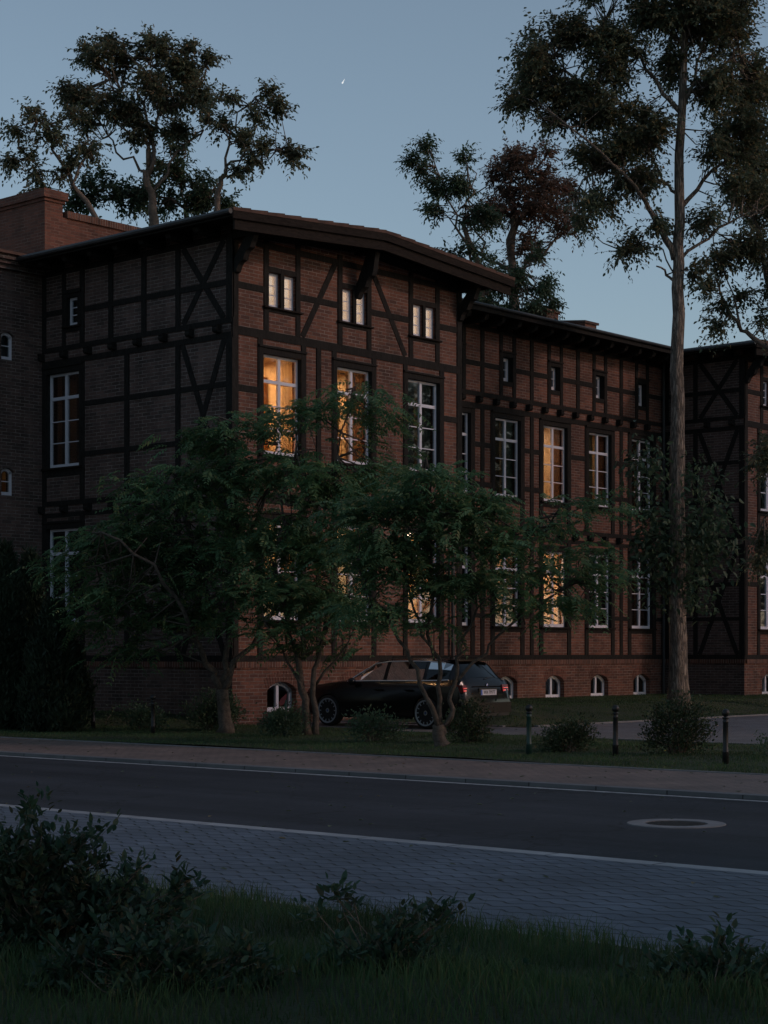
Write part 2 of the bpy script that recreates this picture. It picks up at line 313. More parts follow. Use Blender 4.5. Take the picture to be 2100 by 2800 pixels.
# ------------------------------------------------------------------ ground
def sheet(name, mat, x0, x1, y0, y1, z, label=None, nx=1, ny=1, zf=None):
    b = MB(); xs = np.linspace(x0, x1, nx + 1); ys = np.linspace(y0, y1, ny + 1)
    vs = [(x, y, z if zf is None else zf(x, y)) for x in xs for y in ys]
    b.add(vs, [(i * (ny + 1) + j, (i + 1) * (ny + 1) + j, (i + 1) * (ny + 1) + j + 1, i * (ny + 1) + j + 1) for i in range(nx) for j in range(ny)])
    return b.build(name, mat, kind='structure', label=label)
def sm(t): t = min(1, max(0, t)); return t * t * (3 - 2 * t)
sheet('ground', 'soil', -2500, 2500, -2500, 2500, -.14)
sheet('road', 'asphalt', -16.25, -9.9, -80, 90, -.05)
b = MB(); b.box(-9.93, -9.72, -80, 90, -.2, .0); b.build('kerb', 'kerb_stone', kind='structure')
b = MB(); b.box(-16.42, -16.24, -80, 90, -.2, .002); b.build('kerb', 'kerb_pale', kind='structure')
b = MB(); b.box(-10.12, -10.05, -80, 90, -.055, -.045); b.build('road_marking', 'paint_line', kind='structure')
sheet('pavement', 'paver_red', -9.72, -6.85, -80, 90, 0)
sheet('pavement', 'paver_grey', -19.8, -16.42, -80, 90, 0)
b = MB(); b.box(-6.85, -6.78, -80, 90, -.2, .015); b.box(-19.88, -19.8, -80, 90, -.2, .012); b.build('kerb', 'concrete', kind='structure')
def z_verge(x, y): return .02 + .05 * sin(x * 1.3 + y * .4) * sin(y * .7) * .5 + .2 * sm((x + 3) / 3) * sm((y + .5) / 3)
sheet('verge', 'soil', -6.78, 0.02, -40, 30, .02, None, 20, 60, z_verge)
sheet('driveway', 'paver_drive', 0.02, 3.35, -40, .02, 0.0)
sheet('driveway', 'paver_drive', 3.35, 60, -40, -5.45, 0.0)
b = MB(); b.box(3.35, 3.45, -4.9, 0, -.1, .03); b.box(3.9, 60, -5.45, -5.35, -.1, .03); b.box(-.08, .02, -40, 0, -.1, .028); b.build('kerb', 'concrete', kind='structure')
def z_lawn(x, y): return .27 * sm(min(x - 3.4, y + 5.4) / 3.2) + .01
sheet('lawn', 'soil', 3.45, 60, -5.35, 3.0, 0, None, 60, 20, z_lawn)
def z_fore(x, y): return .015 + .06 * sm((-20 - x) / 2) * (1 + sin(x * 2 + y)) 
sheet('verge', 'soil', -60, -19.88, -80, 60, 0, None, 60, 100, z_fore)

def blades(name, label, n, xr, yr, zf, h, wd, keep=None, lean=.4):
    X = rng.uniform(*xr, n); Y = rng.uniform(*yr, n)
    cl = np.sin(X * 3.1 + np.cos(Y * 2.3) * 2) * np.sin(Y * 2.7 + X) ; H = h * (0.55 + .6 * rng.random(n) ** 2) * (1 + .45 * cl)
    if keep is not None: k = keep(X, Y); X, Y, H = X[k], Y[k], H[k]
    n = len(X); Z = np.array([zf(a, b_) for a, b_ in zip(X, Y)]); P = np.stack([X, Y, Z - .01], 1)
    a = rng.uniform(0, 2 * pi, n); S = np.stack([np.cos(a), np.sin(a), 0 * a], 1) * wd * (.6 + .8 * rng.random(n))[:, None]
    b_ = rng.uniform(0, 2 * pi, n); Ln = np.stack([np.cos(b_), np.sin(b_), 0 * b_], 1) * (H * lean * rng.random(n))[:, None]
    up = np.array([0, 0, 1.]) * H[:, None]
    V = np.stack([P - S, P + S, P + S * .6 + up * .6 + Ln * .4, P - S * .6 + up * .6 + Ln * .4, P + up * (.95) + Ln * 1.1], 1)
    # quad + triangle as two quads (last degenerate avoided by using 5 verts)
    V6 = np.stack([V[:, 0], V[:, 1], V[:, 2], V[:, 3], V[:, 4] + S * .05, V[:, 4] - S * .05], 1)
    return np_mesh(name, V6, 6, [(0, 1, 2, 3), (3, 2, 4, 5)], 'grass_blade', kind='stuff', label=label)
def infr(X, Y, lo=-60, hi=2160):
    dx, dy = X - CX, Y - CY; zf = dx * CO + dy * SI; xr = dx * SI - dy * CO; px = 1050 + 5030 * xr / np.maximum(zf, .1); return (zf > 3) & (px > lo - 150) & (px < hi + 150)
blades('grass', 'tall dark grass in the foreground verge beside the grey pavers', 90000, (-24.5, -19.86), (-27, -14), z_fore, .13, .0028, infr, .7)
blades('grass', 'short mown grass strip between the pavement and the driveway', 150000, (-6.8, -.08), (-19, 8), z_verge, .055, .004, infr, .6)
blades('grass', 'short lawn sloping up to the plinth of the long wing', 90000, (3.45, 30), (-5.35, 2.8), z_lawn, .05, .006, infr, .6)

# ------------------------------------------------------------------ house
house = thing('half_timbered_house', 'long dark brick and timber framed house with lit windows and a low gabled corner block', 'building', (0, 0, 0))
def cells(M, u0, u1, z0, z1, holes, top=None, depth=.32, extra_u=()):
    b = MB(); us = sorted(set([u0, u1] + [h[0] for h in holes] + [h[1] for h in holes] + list(extra_u)))
    zs = sorted(set([z0, z1] + [h[2] for h in holes] + [h[3] for h in holes]))
    T = (lambda u, z: min(z, top(u)) if top else z)
    for a, c in zip(us, us[1:]):
        for e, f in zip(zs, zs[1:]):
            cu, cz = (a + c) / 2, (e + f) / 2
            if any(h[0] < cu < h[1] and h[2] < cz < h[3] for h in holes): continue
            zt = (T(a, f), T(c, f)) if f == zs[-1] else (f, f)
            b.quad(M(a, e, 0), M(c, e, 0), M(c, zt[1], 0), M(a, zt[0], 0))
    for h in holes:
        a, c, e, f = h[:4]; dd = -depth; rise = h[4] if len(h) > 4 else 0
        b.quad(M(a, e, 0), M(a, f - rise, 0), M(a, f - rise, dd), M(a, e, dd)); b.quad(M(c, e, 0), M(c, f - rise, 0), M(c, f - rise, dd), M(c, e, dd)); b.quad(M(a, e, 0), M(c, e, 0), M(c, e, dd), M(a, e, dd))
        if not rise: b.quad(M(a, f, 0), M(c, f, 0), M(c, f, dd), M(a, f, dd))
        else:
            P = arch(a, c, f, rise)
            for (ua, za), (ub, zb) in zip(P, P[1:]):
                b.quad(M(ua, za, 0), M(ub, zb, 0), M(ub, f, 0), M(ua, f, 0)); b.quad(M(ua, za, 0), M(ub, zb, 0), M(ub, zb, dd), M(ua, za, dd))
    return b
def arch(a, c, f, rise, n=10):
    hw = (c - a) / 2; r = (hw * hw + rise * rise) / (2 * rise); cz = f - r; t0 = math.asin(hw / r)
    return [((a + c) / 2 + r * sin(-t0 + 2 * t0 * i / n), cz + r * cos(-t0 + 2 * t0 * i / n)) for i in range(n + 1)]
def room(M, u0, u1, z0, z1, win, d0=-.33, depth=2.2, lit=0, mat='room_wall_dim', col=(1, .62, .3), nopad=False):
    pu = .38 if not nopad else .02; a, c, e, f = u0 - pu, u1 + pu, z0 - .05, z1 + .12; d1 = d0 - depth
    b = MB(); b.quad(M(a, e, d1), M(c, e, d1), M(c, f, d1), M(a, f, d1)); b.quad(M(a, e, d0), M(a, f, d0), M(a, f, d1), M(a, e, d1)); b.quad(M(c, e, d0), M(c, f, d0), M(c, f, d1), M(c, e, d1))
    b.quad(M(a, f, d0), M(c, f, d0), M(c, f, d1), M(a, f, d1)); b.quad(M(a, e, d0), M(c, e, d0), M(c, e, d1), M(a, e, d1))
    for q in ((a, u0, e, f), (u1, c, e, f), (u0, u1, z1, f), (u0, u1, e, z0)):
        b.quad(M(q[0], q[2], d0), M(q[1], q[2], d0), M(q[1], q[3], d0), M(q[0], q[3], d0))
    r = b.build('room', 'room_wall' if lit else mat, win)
    if lit:
        # doorway/cupboard shapes inside and the lamp that lights the room
        q = MB(); q.mbox(M, u0 + .1, u0 + .5, e + .02, f - .5, d1 + .01, d1 + .08); q.mbox(M, c - .3, c - .02, e + .02, f - .35, d1 + .5, d1 + 1.1); q.build('cupboard', 'room_wood', win)
        ld = bpy.data.lights.new('room_lamp', 'AREA'); ld.shape = 'DISK'; ld.size = .35; ld.energy = lit; ld.color = col
        lo = bpy.data.objects.new('room_lamp', ld); COL.objects.link(lo); lo.parent = house; lo.location = M((a + c) / 2, f - .06, (d0 + d1) / 2 - .1)
def curtain(M, u0, u1, z0, z1, mat, win, d=-.26):
    b = MB(); n = max(6, int((u1 - u0) / .025)); P = [(u0 + (u1 - u0) * i / n, d + .02 * sin(i * 1.35) + .008 * sin(i * .6)) for i in range(n + 1)]
    for (a, da), (c, dc) in zip(P, P[1:]): b.quad(M(a, z0, da), M(c, z0, dc), M(c, z1, dc), M(a, z1, da))
    b.build('curtain', mat, win, smooth=True)
def window(M, u0, u1, z0, z1, rec=.09, fw=.07, mull=True, transom=.57, bars=2, lit=0, curt=(), mat='room_wall_dim', blindm=None, casing=(.14, .14, .1), label=None, rise=0, depth=2.2, col=(1, .62, .3), sill=True, roomy=True, nopad=False):
    b = MB(); d0, d1 = -rec - .06, -rec
    if rise:
        P = arch(u0, u1, z1, rise); Q = arch(u0 + fw, u1 - fw, z1 - fw, rise * .9)
        for (p0, p1), (q0, q1) in zip(zip(P, P[1:]), zip(Q, Q[1:])):
            b.hexa([M(*p0, d0), M(*p1, d0), M(*q1, d0), M(*q0, d0), M(*p0, d1), M(*p1, d1), M(*q1, d1), M(*q0, d1)])
        zt = z1 - rise
        b.mbox(M, u0, u0 + fw, z0, zt, d0, d1); b.mbox(M, u1 - fw, u1, z0, zt, d0, d1)
    else:
        zt = z1; b.mbox(M, u0, u0 + fw, z0, z1, d0, d1); b.mbox(M, u1 - fw, u1, z0, z1, d0, d1); b.mbox(M, u0 + fw, u1 - fw, z1 - fw, z1, d0, d1 - .002)
    b.mbox(M, u0 + fw, u1 - fw, z0, z0 + fw + .02, d0, d1 - .002)
    cu = (u0 + u1) / 2
    if mull: b.mbox(M, cu - .04, cu + .04, z0 + fw + .02, z1 - fw * (1 if not rise else .9), d0 + .005, d1 + .006)
    ztop = z1 - fw
    if transom:
        b.mbox(M, u0 + fw, u1 - fw, z1 - transom - .075, z1 - transom, d0 + .003, d1 + .003); ztop = z1 - transom - .075
    zb = z0 + fw + .02
    for i in range(bars): zz = zb + (ztop - zb) * (i + 1) / (bars + 1); b.mbox(M, u0 + fw, u1 - fw, zz - .011, zz + .011, d0 + .015, d1 - .012)
    wdw = b.build('window', 'white_paint', house, label)
    g = MB(); g.mbox(M, u0 + .02, u1 - .02, z0 + .02, zt - .01 if not rise else z1 - .03, d0 + .028, d0 + .034); g.build('pane', 'glass', wdw)
    if casing:
        cs, ch, cb = casing; k = MB(); pr = .034
        k.mbox(M, u0 - cs, u0 - .0, z0 - cb, z1 + ch, -.02, pr); k.mbox(M, u1 + .0, u1 + cs, z0 - cb, z1 + ch, -.02, pr); k.mbox(M, u0, u1, z1, z1 + ch, -.02, pr - .003)
        k.mbox(M, u0 - cs - .03, u1 + cs + .03, z1 + ch - .02, z1 + ch + .03, -.02, pr + .03)
        k.mbox(M, u0 - .003, u0 + .012, z0, z1, -rec, 0.03); k.mbox(M, u1 - .012, u1 + .003, z0, z1, -rec, .03); k.mbox(M, u0 + .012, u1 - .012, z1 - .012, z1 + .002, -rec, .03)
        k.build('casing', 'timber', wdw)
        if sill:
            q = MB(); q.mbox(M, u0 - cs - .02, u1 + cs + .02, z0 - .045, z0 - .001, -rec, .09); q.build('sill', 'timber_brown', wdw)
            q = MB(); q.mbox(M, u0, u1, z0 - cb, z0 - .046, -.02, pr - .005); q.build('apron', 'timber', wdw)
    if blindm:
        q = MB(); q.quad(M(u0, z0, d0 - .04), M(u1, z0, d0 - .04), M(u1, z1, d0 - .04), M(u0, z1, d0 - .04)); q.build('blind', blindm, wdw)
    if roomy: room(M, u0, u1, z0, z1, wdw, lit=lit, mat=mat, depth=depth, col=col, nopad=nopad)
    for (a, c, cm) in curt: curtain(M, u0 + (u1 - u0) * a, u0 + (u1 - u0) * c, z0 + .02, z1 - .03, cm, wdw)
    return wdw
def timbers(M, posts, rails, bars=(), name='timber_frame'):
    b = MB()
    for i, (a, c, e, f) in enumerate(posts): b.mbox(M, a, c, e, f, -.03, .026 + .0006 * (i % 5))
    for i, (a, c, e, f) in enumerate(rails): b.mbox(M, a, c, e, f, -.03, .020 + .0006 * (i % 5))
    for i, (p, q) in enumerate(bars): b.mbar(M, p, q, .15, -.03, .014 + .0006 * (i % 4))
    return b.build(name, 'timber', house)
def beam_ends(M, us, z, name='beam_end'):
    for u in us:
        prof = [(0, -.09), (.10, -.09), (.15, -.06), (.165, -.01), (.15, .03), (.165, .05), (.165, .085), (0, .085)]
        b = MB(); b.prism([M(u - .075, z + h, d_) for d_, h in prof], [M(u + .075, z + h, d_) for d_, h in prof]); b.build(name, 'timber', house)
def soldier_and_plinth(M, u0, u1, holes, zb=-.2):
    cells(M, u0, u1, zb, 1.27, holes).build('wall', 'brick', house)
    b = MB(); b.mbox(M, u0, u1, 1.27, 1.40, -.1, .035); b.build('brick_course', 'brick_soldier', house)
    b = MB(); b.mbox(M, u0, u1, 1.235, 1.2695, -.1, .015); b.build('brick_course', 'brick', house)
def voussoirs(M, a, c, f, rise):
    b = MB(); n = 13; P = arch(a - .02, c + .02, f, rise, n); Q = arch(a - .1, c + .1, f + .24, rise + .0, n)
    for i in range(n):
        t = .12
        p0, p1 = P[i], P[i + 1]; q0, q1 = Q[i], Q[i + 1]
        L = lambda A, B, t_: (A[0] + (B[0] - A[0]) * t_, A[1] + (B[1] - A[1]) * t_)
        k = [L(p0, p1, .04), L(p0, p1, .92), L(q0, q1, .92), L(q0, q1, .04)]
        b.hexa([M(*v, -.02) for v in k] + [M(*v, .008 + .002 * (i % 3)) for v in k])
    b.build('brick_arch', 'brick_red', house)
ROOFP = .0715
def gz(ox): return lambda u: 11.02 + .33 - abs(u - ox - 4.09) * ROOFP
BW = (1.555, 3.985, 6.53)
def gable_front(ox, styles, up_to=3):
    M0 = F_(0); M = lambda u, z, d: M0(u + ox, z, d)
    big = [(c - .62, c + .62) for c in BW[:up_to]]; small = [(1.12, 1.50), (1.61, 2.0), (3.56, 3.94), (4.04, 4.43), (6.12, 6.5), (6.6, 6.99)][:2 * up_to]
    holes = [(a, c, 6.05, 8.31) for a, c in big] + [(a, c, 2.34, 4.6) for a, c in big] + [(a, c, 9.36, 10.15) for a, c in small]
    cells(M, 0, 8, 1.40, 11.5, holes, lambda u: gz(0)(u) - .12, extra_u=(4.09,)).build('wall', 'brick', house)
    bh = [(c - .47, c + .47, .27, .95, .2) for c in BW[:up_to]]
    soldier_and_plinth(M, 0, 8, bh); 
    for i, h in enumerate(bh): window(M, *h[:4], rec=.15, fw=.08, transom=0, bars=0, casing=None, rise=.2, depth=1.2, **({'lit': 0})); voussoirs(M, h[0], h[1], h[3], .2)
    posts = [(a, c, 8.81, 10.9) for a, c in ((0, .17), (.97, 1.12), (2.0, 2.14), (3.41, 3.56), (4.43, 4.58), (5.97, 6.12), (6.99, 7.14), (7.83, 8.0))]
    posts += [(a, c, 9.3, 10.2) for a, c in ((1.5, 1.61), (3.94, 4.04), (6.5, 6.6))]
    for z0, z1 in ((5.2, 8.62), (1.54, 4.95)):
        posts += [(a, c, z0, z1) for a, c in ((0, .17), (.78, .93), (2.18, 2.33), (2.68, 2.83), (3.21, 3.36), (4.61, 4.76), (5.76, 5.91), (7.15, 7.31), (7.83, 8.0))]
    rails = [(0, 8, 8.62, 8.81), (0, 8, 4.95, 5.2), (0, 8, 1.40, 1.54), (.17, 7.83, 10.65, 10.79)]
    rails += [(a, c, 9.65, 9.79) for a, c in ((.17, .97), (2.14, 3.41), (4.58, 5.97), (7.14, 7.83))]
    rails += [(.17, .78, 7.38, 7.52), (7.31, 7.83, 7.38, 7.52), (.17, .78, 3.67, 3.81), (7.31, 7.83, 3.67, 3.81), (2.33, 3.21, 3.67, 3.81), (4.76, 5.76, 2.6, 2.72)]
    rails += [(.97, 2.14, 10.15, 10.27), (3.41, 4.58, 10.15, 10.27), (5.97, 7.14, 10.15, 10.27), (.97, 2.14, 9.25, 9.33), (3.41, 4.58, 9.25, 9.33), (5.97, 7.14, 9.25, 9.33)]
    for c in BW: rails += [(c - .62, c + .62, 5.9, 6.0), (c - .62, c + .62, 2.18, 2.3)]
    timbers(M, posts, rails, [((2.22, 8.83), (3.33, 10.68)), ((4.66, 10.66), (5.84, 8.83))])
    # sloping top plate under the roof
    b = MB(); g = gz(0)
    for a, c in ((0, 4.09), (4.09, 8.0)): b.hexa([M(a, g(a) - .30, -.05), M(c, g(c) - .30, -.05), M(c, g(c) - .30, .03), M(a, g(a) - .30, .03), M(a, g(a) - .1, -.05), M(c, g(c) - .1, -.05), M(c, g(c) - .1, .03), M(a, g(a) - .1, .03)])
    b.build('top_plate', 'timber', house)
    for i, (a, c) in enumerate(big):
        window(M, a, c, 6.05, 8.31, casing=(.12, .14, .12), **styles['up'][i])
        window(M, a, c, 2.34, 4.6, casing=(.12, .14, .12), **styles['low'][i])
    for i, (a, c) in enumerate(small): 
        ww = window(M, a, c, 9.36, 10.15, rec=.08, fw=.06, mull=False, transom=0, bars=2, casing=None, blindm='lit_blind' if styles['attic'] else None, depth=.8, mat='room_wall_dim', nopad=True)
    for k in range(up_to):
        x0, x1 = small[2 * k][0], small[2 * k + 1][1]; q = MB(); q.mbox(M, x0 - .18, x1 + .18, 9.32, 9.357, -.08, .09); q.build('sill', 'timber_brown', house)
    # roof with purlins and carved brackets
    for s_, (a, c) in enumerate(((-.86, 4.09), (4.09, 9.04))):
        g = lambda u: gz(0)(u)
        yb = 9.4 if ox == 0 else 12
        b = MB(); b.hexa([(ox + a, -.9, g(a)), (ox + c, -.9, g(c)), (ox + c, yb, g(c)), (ox + a, yb, g(a))] + [(ox + a, -.9, g(a) + .09), (ox + c, -.9, g(c) + .09), (ox + c, yb, g(c) + .09), (ox + a, yb, g(a) + .09)])
        rf = b.build('roof', 'tile', house)
        b = MB(); n = 19
        for i in range(n):
            u = a + (c - a) * (i + .5) / n; hw = (c - a) / n / 2 * 1.02
            zz = .095 + .012 * (i % 2); b.hexa([(ox + u - hw, -.93, g(u - hw) + .03), (ox + u + hw, -.93, g(u + hw) + .03), (ox + u + hw, -.55, g(u + hw) + .03), (ox + u - hw, -.55, g(u - hw) + .03), (ox + u - hw, -.93, g(u - hw) + zz), (ox + u + hw, -.93, g(u + hw) + zz + .012), (ox + u + hw, -.55, g(u + hw) + zz + .012), (ox + u - hw, -.55, g(u - hw) + zz)])
        b.build('edge_tiles', 'tile', rf)
        b = MB(); b.hexa([(ox + a, -.92, g(a) - .14), (ox + c, -.92, g(c) - .14), (ox + c, -.88, g(c) - .14), (ox + a, -.88, g(a) - .14), (ox + a, -.92, g(a) + .03), (ox + c, -.92, g(c) + .03), (ox + c, -.88, g(c) + .03), (ox + a, -.88, g(a) + .03)])
        a2, c2 = (a + .1, c) if s_ == 0 else (a, c - .1)
        b.hexa([(ox + a2, -.86, g(a2) - .36), (ox + c2, -.86, g(c2) - .36), (ox + c2, -.80, g(c2) - .36), (ox + a2, -.80, g(a2) - .36), (ox + a2, -.86, g(a2) - .10), (ox + c2, -.86, g(c2) - .10), (ox + c2, -.80, g(c2) - .10), (ox + a2, -.80, g(a2) - .10)])
        b.build('barge_board', 'timber_brown', rf)
        b = MB(); b.hexa([(ox + a + .02, -.8, g(a) - .04), (ox + c, -.8, g(c) - .04), (ox + c, yb, g(c) - .04), (ox + a + .02, yb, g(a) - .04), (ox + a + .02, -.8, g(a) - .006), (ox + c, -.8, g(c) - .006), (ox + c, yb, g(c) - .006), (ox + a + .02, yb, g(a) - .006)])
        b.build('soffit', 'timber', rf)
    for u in (.09, 4.09, 7.92):
        zt = gz(0)(u) - .05 - .02
        b = MB(); pr = [(0, zt - .30), (-.62, zt - .30), (-.70, zt - .22), (-.76, zt - .22), (-.79, zt - .12), (-.79, zt), (0, zt)]
        b.prism([(ox + u - .10, y, z) for y, z in pr], [(ox + u + .10, y, z) for y, z in pr]); b.build('purlin', 'timber', house)
        pr = [(-.027, 9.95), (-.10, 9.97), (-.16, 10.10), (-.22, 10.16), (-.32, 10.20), (-.38, 10.33), (-.44, 10.40), (-.54, 10.44), (-.58, 10.54), (-.66, zt - .30), (-.38, zt - .30), (-.027, 10.24)]
        b = MB(); b.prism([(ox + u - .075, y, z) for y, z in pr], [(ox + u + .075, y, z) for y, z in pr]); b.build('bracket', 'timber', house)
def side_face(x0, tend, has_win):
    M = S_(x0); holes = []
    if has_win: holes = [(5.19, 6.44, 6.06, 8.35), (5.19, 6.44, 2.34, 4.6), (5.25, 5.66, 9.42, 10.12)]
    cells(M, 0, tend, 1.40, 11.1, holes).build('wall', 'brick_grey', house)
    bh = []
    cells(M, 0, tend, -.2, 1.27, bh).build('wall', 'brick_grey', house)
    b = MB(); b.mbox(M, -.035, tend, 1.27, 1.399, -.1, .035); b.build('brick_course', 'brick_soldier', house)
    P = [(-.026, .17), (1.67, 1.82)]
    A = P + ([(2.82, 2.98), (3.98, 4.14), (5.02, 5.18), (5.72, 5.84), (6.46, 6.6)] if has_win else [(tend - .15, tend)])
    Bm = P + ([(3.41, 3.57), (5.02, 5.18), (6.45, 6.6)] if has_win else [(tend - .15, tend)])
    posts = [(a, c, 8.98, 10.7) for a, c in A] + [(a, c, 5.26, 8.53) for a, c in Bm] + [(a, c, 1.54, 4.86) for a, c in Bm]
    E = tend; e5 = 5.02 if has_win else tend
    rails = [(0, E, 10.7, 10.84), (0, E, 8.86, 8.98), (0, E, 8.53, 8.66), (0, E, 5.14, 5.26), (0, E, 4.86, 4.97), (0, E, 1.401, 1.54)]
    rails += [(.17, e5, 9.70, 9.83), (.17, e5, 7.46, 7.58), (.17, e5, 6.27, 6.39), (.17, e5, 3.67, 3.80), (.17, e5, 2.6, 2.71)]
    if has_win: rails += [(5.84, 6.46, 9.74, 9.87), (5.02, 5.84, 10.14, 10.3), (5.02, 5.84, 9.28, 9.38), (5.02, 6.6, 5.85, 6.0)]
    X = lambda a, z0, c, z1: [((a, z0), (c, z1)), ((c, z0), (a, z1))]
    bars = X(.26, 8.98, 1.58, 10.7) + X(.24, 5.26, 1.6, 8.53) + X(.24, 1.54, 1.6, 4.86)
    timbers(M, posts, rails, bars)
    beam_ends(M, [.41 + .883 * k for k in range(int((tend - .3) / .883) + 1)], 8.76); beam_ends(M, [.41 + .883 * k for k in range(int((tend - .3) / .883) + 1)], 5.055)
    if has_win:
        window(M, 5.19, 6.44, 6.06, 8.35, curt=[(0, .38, 'curtain_brown'), (.56, .78, 'curtain_brown')], lit=.7, casing=(.1, .14, .1), col=(1, .5, .25))
        window(M, 5.19, 6.44, 2.34, 4.6, curt=[(.1, .4, 'curtain_brown')], casing=(.1, .14, .1))
        window(M, 5.25, 5.66, 9.42, 10.12, rec=.07, fw=.07, mull=False, transom=0, bars=2, casing=(.1, .1, .1), depth=.8, curt=[(0, 1, 'curtain_grey')])
    # eave: fascia, gutter and rafter tails
    g = gz(x0)(x0 - .86); yb = tend + .3 if has_win else tend + 1
    b = MB(); b.box(x0 - .88, x0 - .84, -.9, yb, g - .10, g + .07); b.build('fascia', 'timber', house)
    b = MB(); pts = [(x0 - .94, -.92, g + .0), (x0 - .94, yb, g + .0)]; b.tube(pts, .06, 8); b.build('gutter', 'zinc', house)
    k = 0
    while .44 + .9 * k < tend:
        t = .44 + .9 * k; zt = g - .03; pr = [(0, zt - .2), (.55, zt - .2), (.62, zt - .16), (.66, zt - .17), (.70, zt - .1), (.70, zt), (0, zt + .04)]
        b = MB(); b.prism([(x0 - dd, t - .08, z) for dd, z in pr], [(x0 - dd, t + .08, z) for dd, z in pr]); b.build('rafter_end', 'timber', house); k += 1
ST = dict(attic=True,
    up=[dict(lit=230, col=(1, .47, .18), curt=[(.72, 1.0, 'curtain_cream')]), dict(lit=130, col=(1, .52, .22), curt=[(.5, 1.0, 'curtain_brown')]), dict(lit=2, curt=[(.0, .1, 'curtain_cream'), (.12, .45, 'curtain_grey'), (.62, .95, 'curtain_grey')])],
    low=[dict(lit=80, curt=[(.6, 1, 'curtain_brown')]), dict(lit=60, col=(1, .68, .42), curt=[(.5, 1, 'curtain_brown')]), dict(lit=140, col=(1, .42, .12), curt=[(.55, 1, 'curtain_brown')])])
ST2 = dict(attic=False, up=[dict(curt=[(.5, 1, 'curtain_grey')]), dict()], low=[dict(curt=[(.1, .9, 'curtain_grey')]), dict()])
gable_front(0, ST); side_face(0, 6.6, True)
gable_front(22, ST2, 1); side_face(22, 2.88, False)
# rest of the corner block (right flank and back)
b = MB(); b.quad((8, 0, -.2), (8, 2.9, -.2), (8, 2.9, 11.05), (8, 0, 11.05)); b.build('wall', 'brick_grey', house)
timbers(lambda u, z, d: (8 + d, u, z), [(-.026, .17, 1.54, 10.8), (1.4, 1.55, 1.54, 10.8)], [(0, 2.9, z, z + .14) for z in (1.4, 2.6, 3.67, 4.95, 6.27, 7.4, 8.65, 9.65, 10.7)])
b = MB(); b.box(8.84, 8.88, -.9, 1.9, 10.88, 11.07); b.build('fascia', 'timber_brown', house)
# ---- long wing
W = 2.88; MW = F_(W); CW = (11.4, 13.71, 16.02, 18.33, 20.65)
holes = [(c - .61, c + .61, 6.05, 8.30) for c in CW] + [(c - .61, c + .61, 2.36, 4.6) for c in CW] + [(c - .235, c + .235, 9.35, 10.06) for c in CW]
cells(MW, 8, 22, 1.40, 11.1, holes).build('wall', 'brick', house)
bh = [(c - .47, c + .47, .26, .94, .2) for c in CW]; soldier_and_plinth(MW, 8, 22, bh)
for h in bh: window(MW, *h[:4], rec=.15, fw=.085, transom=0, bars=0, casing=None, rise=.2, depth=1.2, curt=[(.5, .95, 'curtain_brown')]); voussoirs(MW, h[0], h[1], h[3], .2)
posts = [(21.84, 22, 1.54, 10.7), (8.03, 8.2, 1.54, 10.7)]; rails = [(8, 22, 10.66, 10.8), (8, 22, 8.80, 8.93), (8, 22, 8.45, 8.60), (8, 22, 5.14, 5.26), (8, 22, 4.86, 4.97), (8, 22, 1.4, 1.54)]
for c in CW:
    posts += [(c - .38, c - .235, 8.93, 10.66), (c + .235, c + .38, 8.93, 10.66)]
    for z0, z1 in ((5.26, 8.45), (1.54, 4.86)): posts += [(c - .79, c - .61, z0, z1), (c + .61, c + .79, z0, z1)]
    rails += [(c - .38, c + .38, 10.06, 10.22), (c - .38, c + .38, 9.22, 9.35), (c - .61, c + .61, 5.88, 6.0), (c - .61, c + .61, 2.2, 2.33)]
for u in (12.54, 14.86, 17.18, 19.49): posts.append((u - .08, u + .08, 8.93, 10.66))
for u in (12.54, 14.86, 19.49): posts += [(u - .08, u + .08, 5.26, 8.45), (u - .08, u + .08, 1.54, 4.86)]
ed = [8.2] + [v for c in CW for v in (c - .38, c + .38)] + [21.84]
for i in range(0, len(ed), 2): rails.append((ed[i], ed[i + 1], 9.64, 9.78))
ed = [8.2] + [v for c in CW for v in (c - .79, c + .79)] + [21.84]
for i in range(0, len(ed), 2):
    rails += [(ed[i], ed[i + 1], 7.38, 7.52), (ed[i], ed[i + 1], 3.67, 3.81), (ed[i], ed[i + 1], 2.59, 2.71)]
    if i != 6: rails.append((ed[i], ed[i + 1], 6.27, 6.41))
timbers(MW, posts, rails)
WS = [dict(curt=[(.1, .5, 'curtain_grey')]), dict(lit=2.2, curt=[(.12, .46, 'curtain_brown'), (.55, .98, 'curtain_green')]), dict(lit=75, col=(1, .55, .29), curt=[(.64, 1, 'curtain_brown')]),
      dict(lit=14, col=(1, .55, .25), curt=[(0.05, .48, 'curtain_green'), (.66, 1, 'curtain_brown')]), dict(lit=1.2, curt=[(.05, .45, 'curtain_brown'), (.6, .9, 'curtain_grey')])]
WL = [dict(curt=[(.1, .5, 'curtain_grey')]), dict(lit=34, col=(1, .55, .32), curt=[(.05, .42, 'curtain_grey'), (.6, 1, 'curtain_brown')]), dict(lit=160, col=(1, .52, .28)),
      dict(lit=2, col=(1, .8, .7), curt=[(0.05, .45, 'curtain_grey'), (.52, .7, 'curtain_green')]), dict(lit=1.5, col=(1, .6, .4), curt=[(.08, .48, 'curtain_brown'), (.55, .95, 'curtain_brown')])]
for i, c in enumerate(CW):
    window(MW, c - .61, c + .61, 6.05, 8.30, casing=(.13, .14, .12), **WS[i]); window(MW, c - .61, c + .61, 2.36, 4.6, casing=(.13, .14, .12), **WL[i])
    window(MW, c - .235, c + .235, 9.35, 10.06, rec=.15, fw=.11, mull=False, transom=0, bars=1, casing=(.1, .12, .1), depth=.7, sill=False)
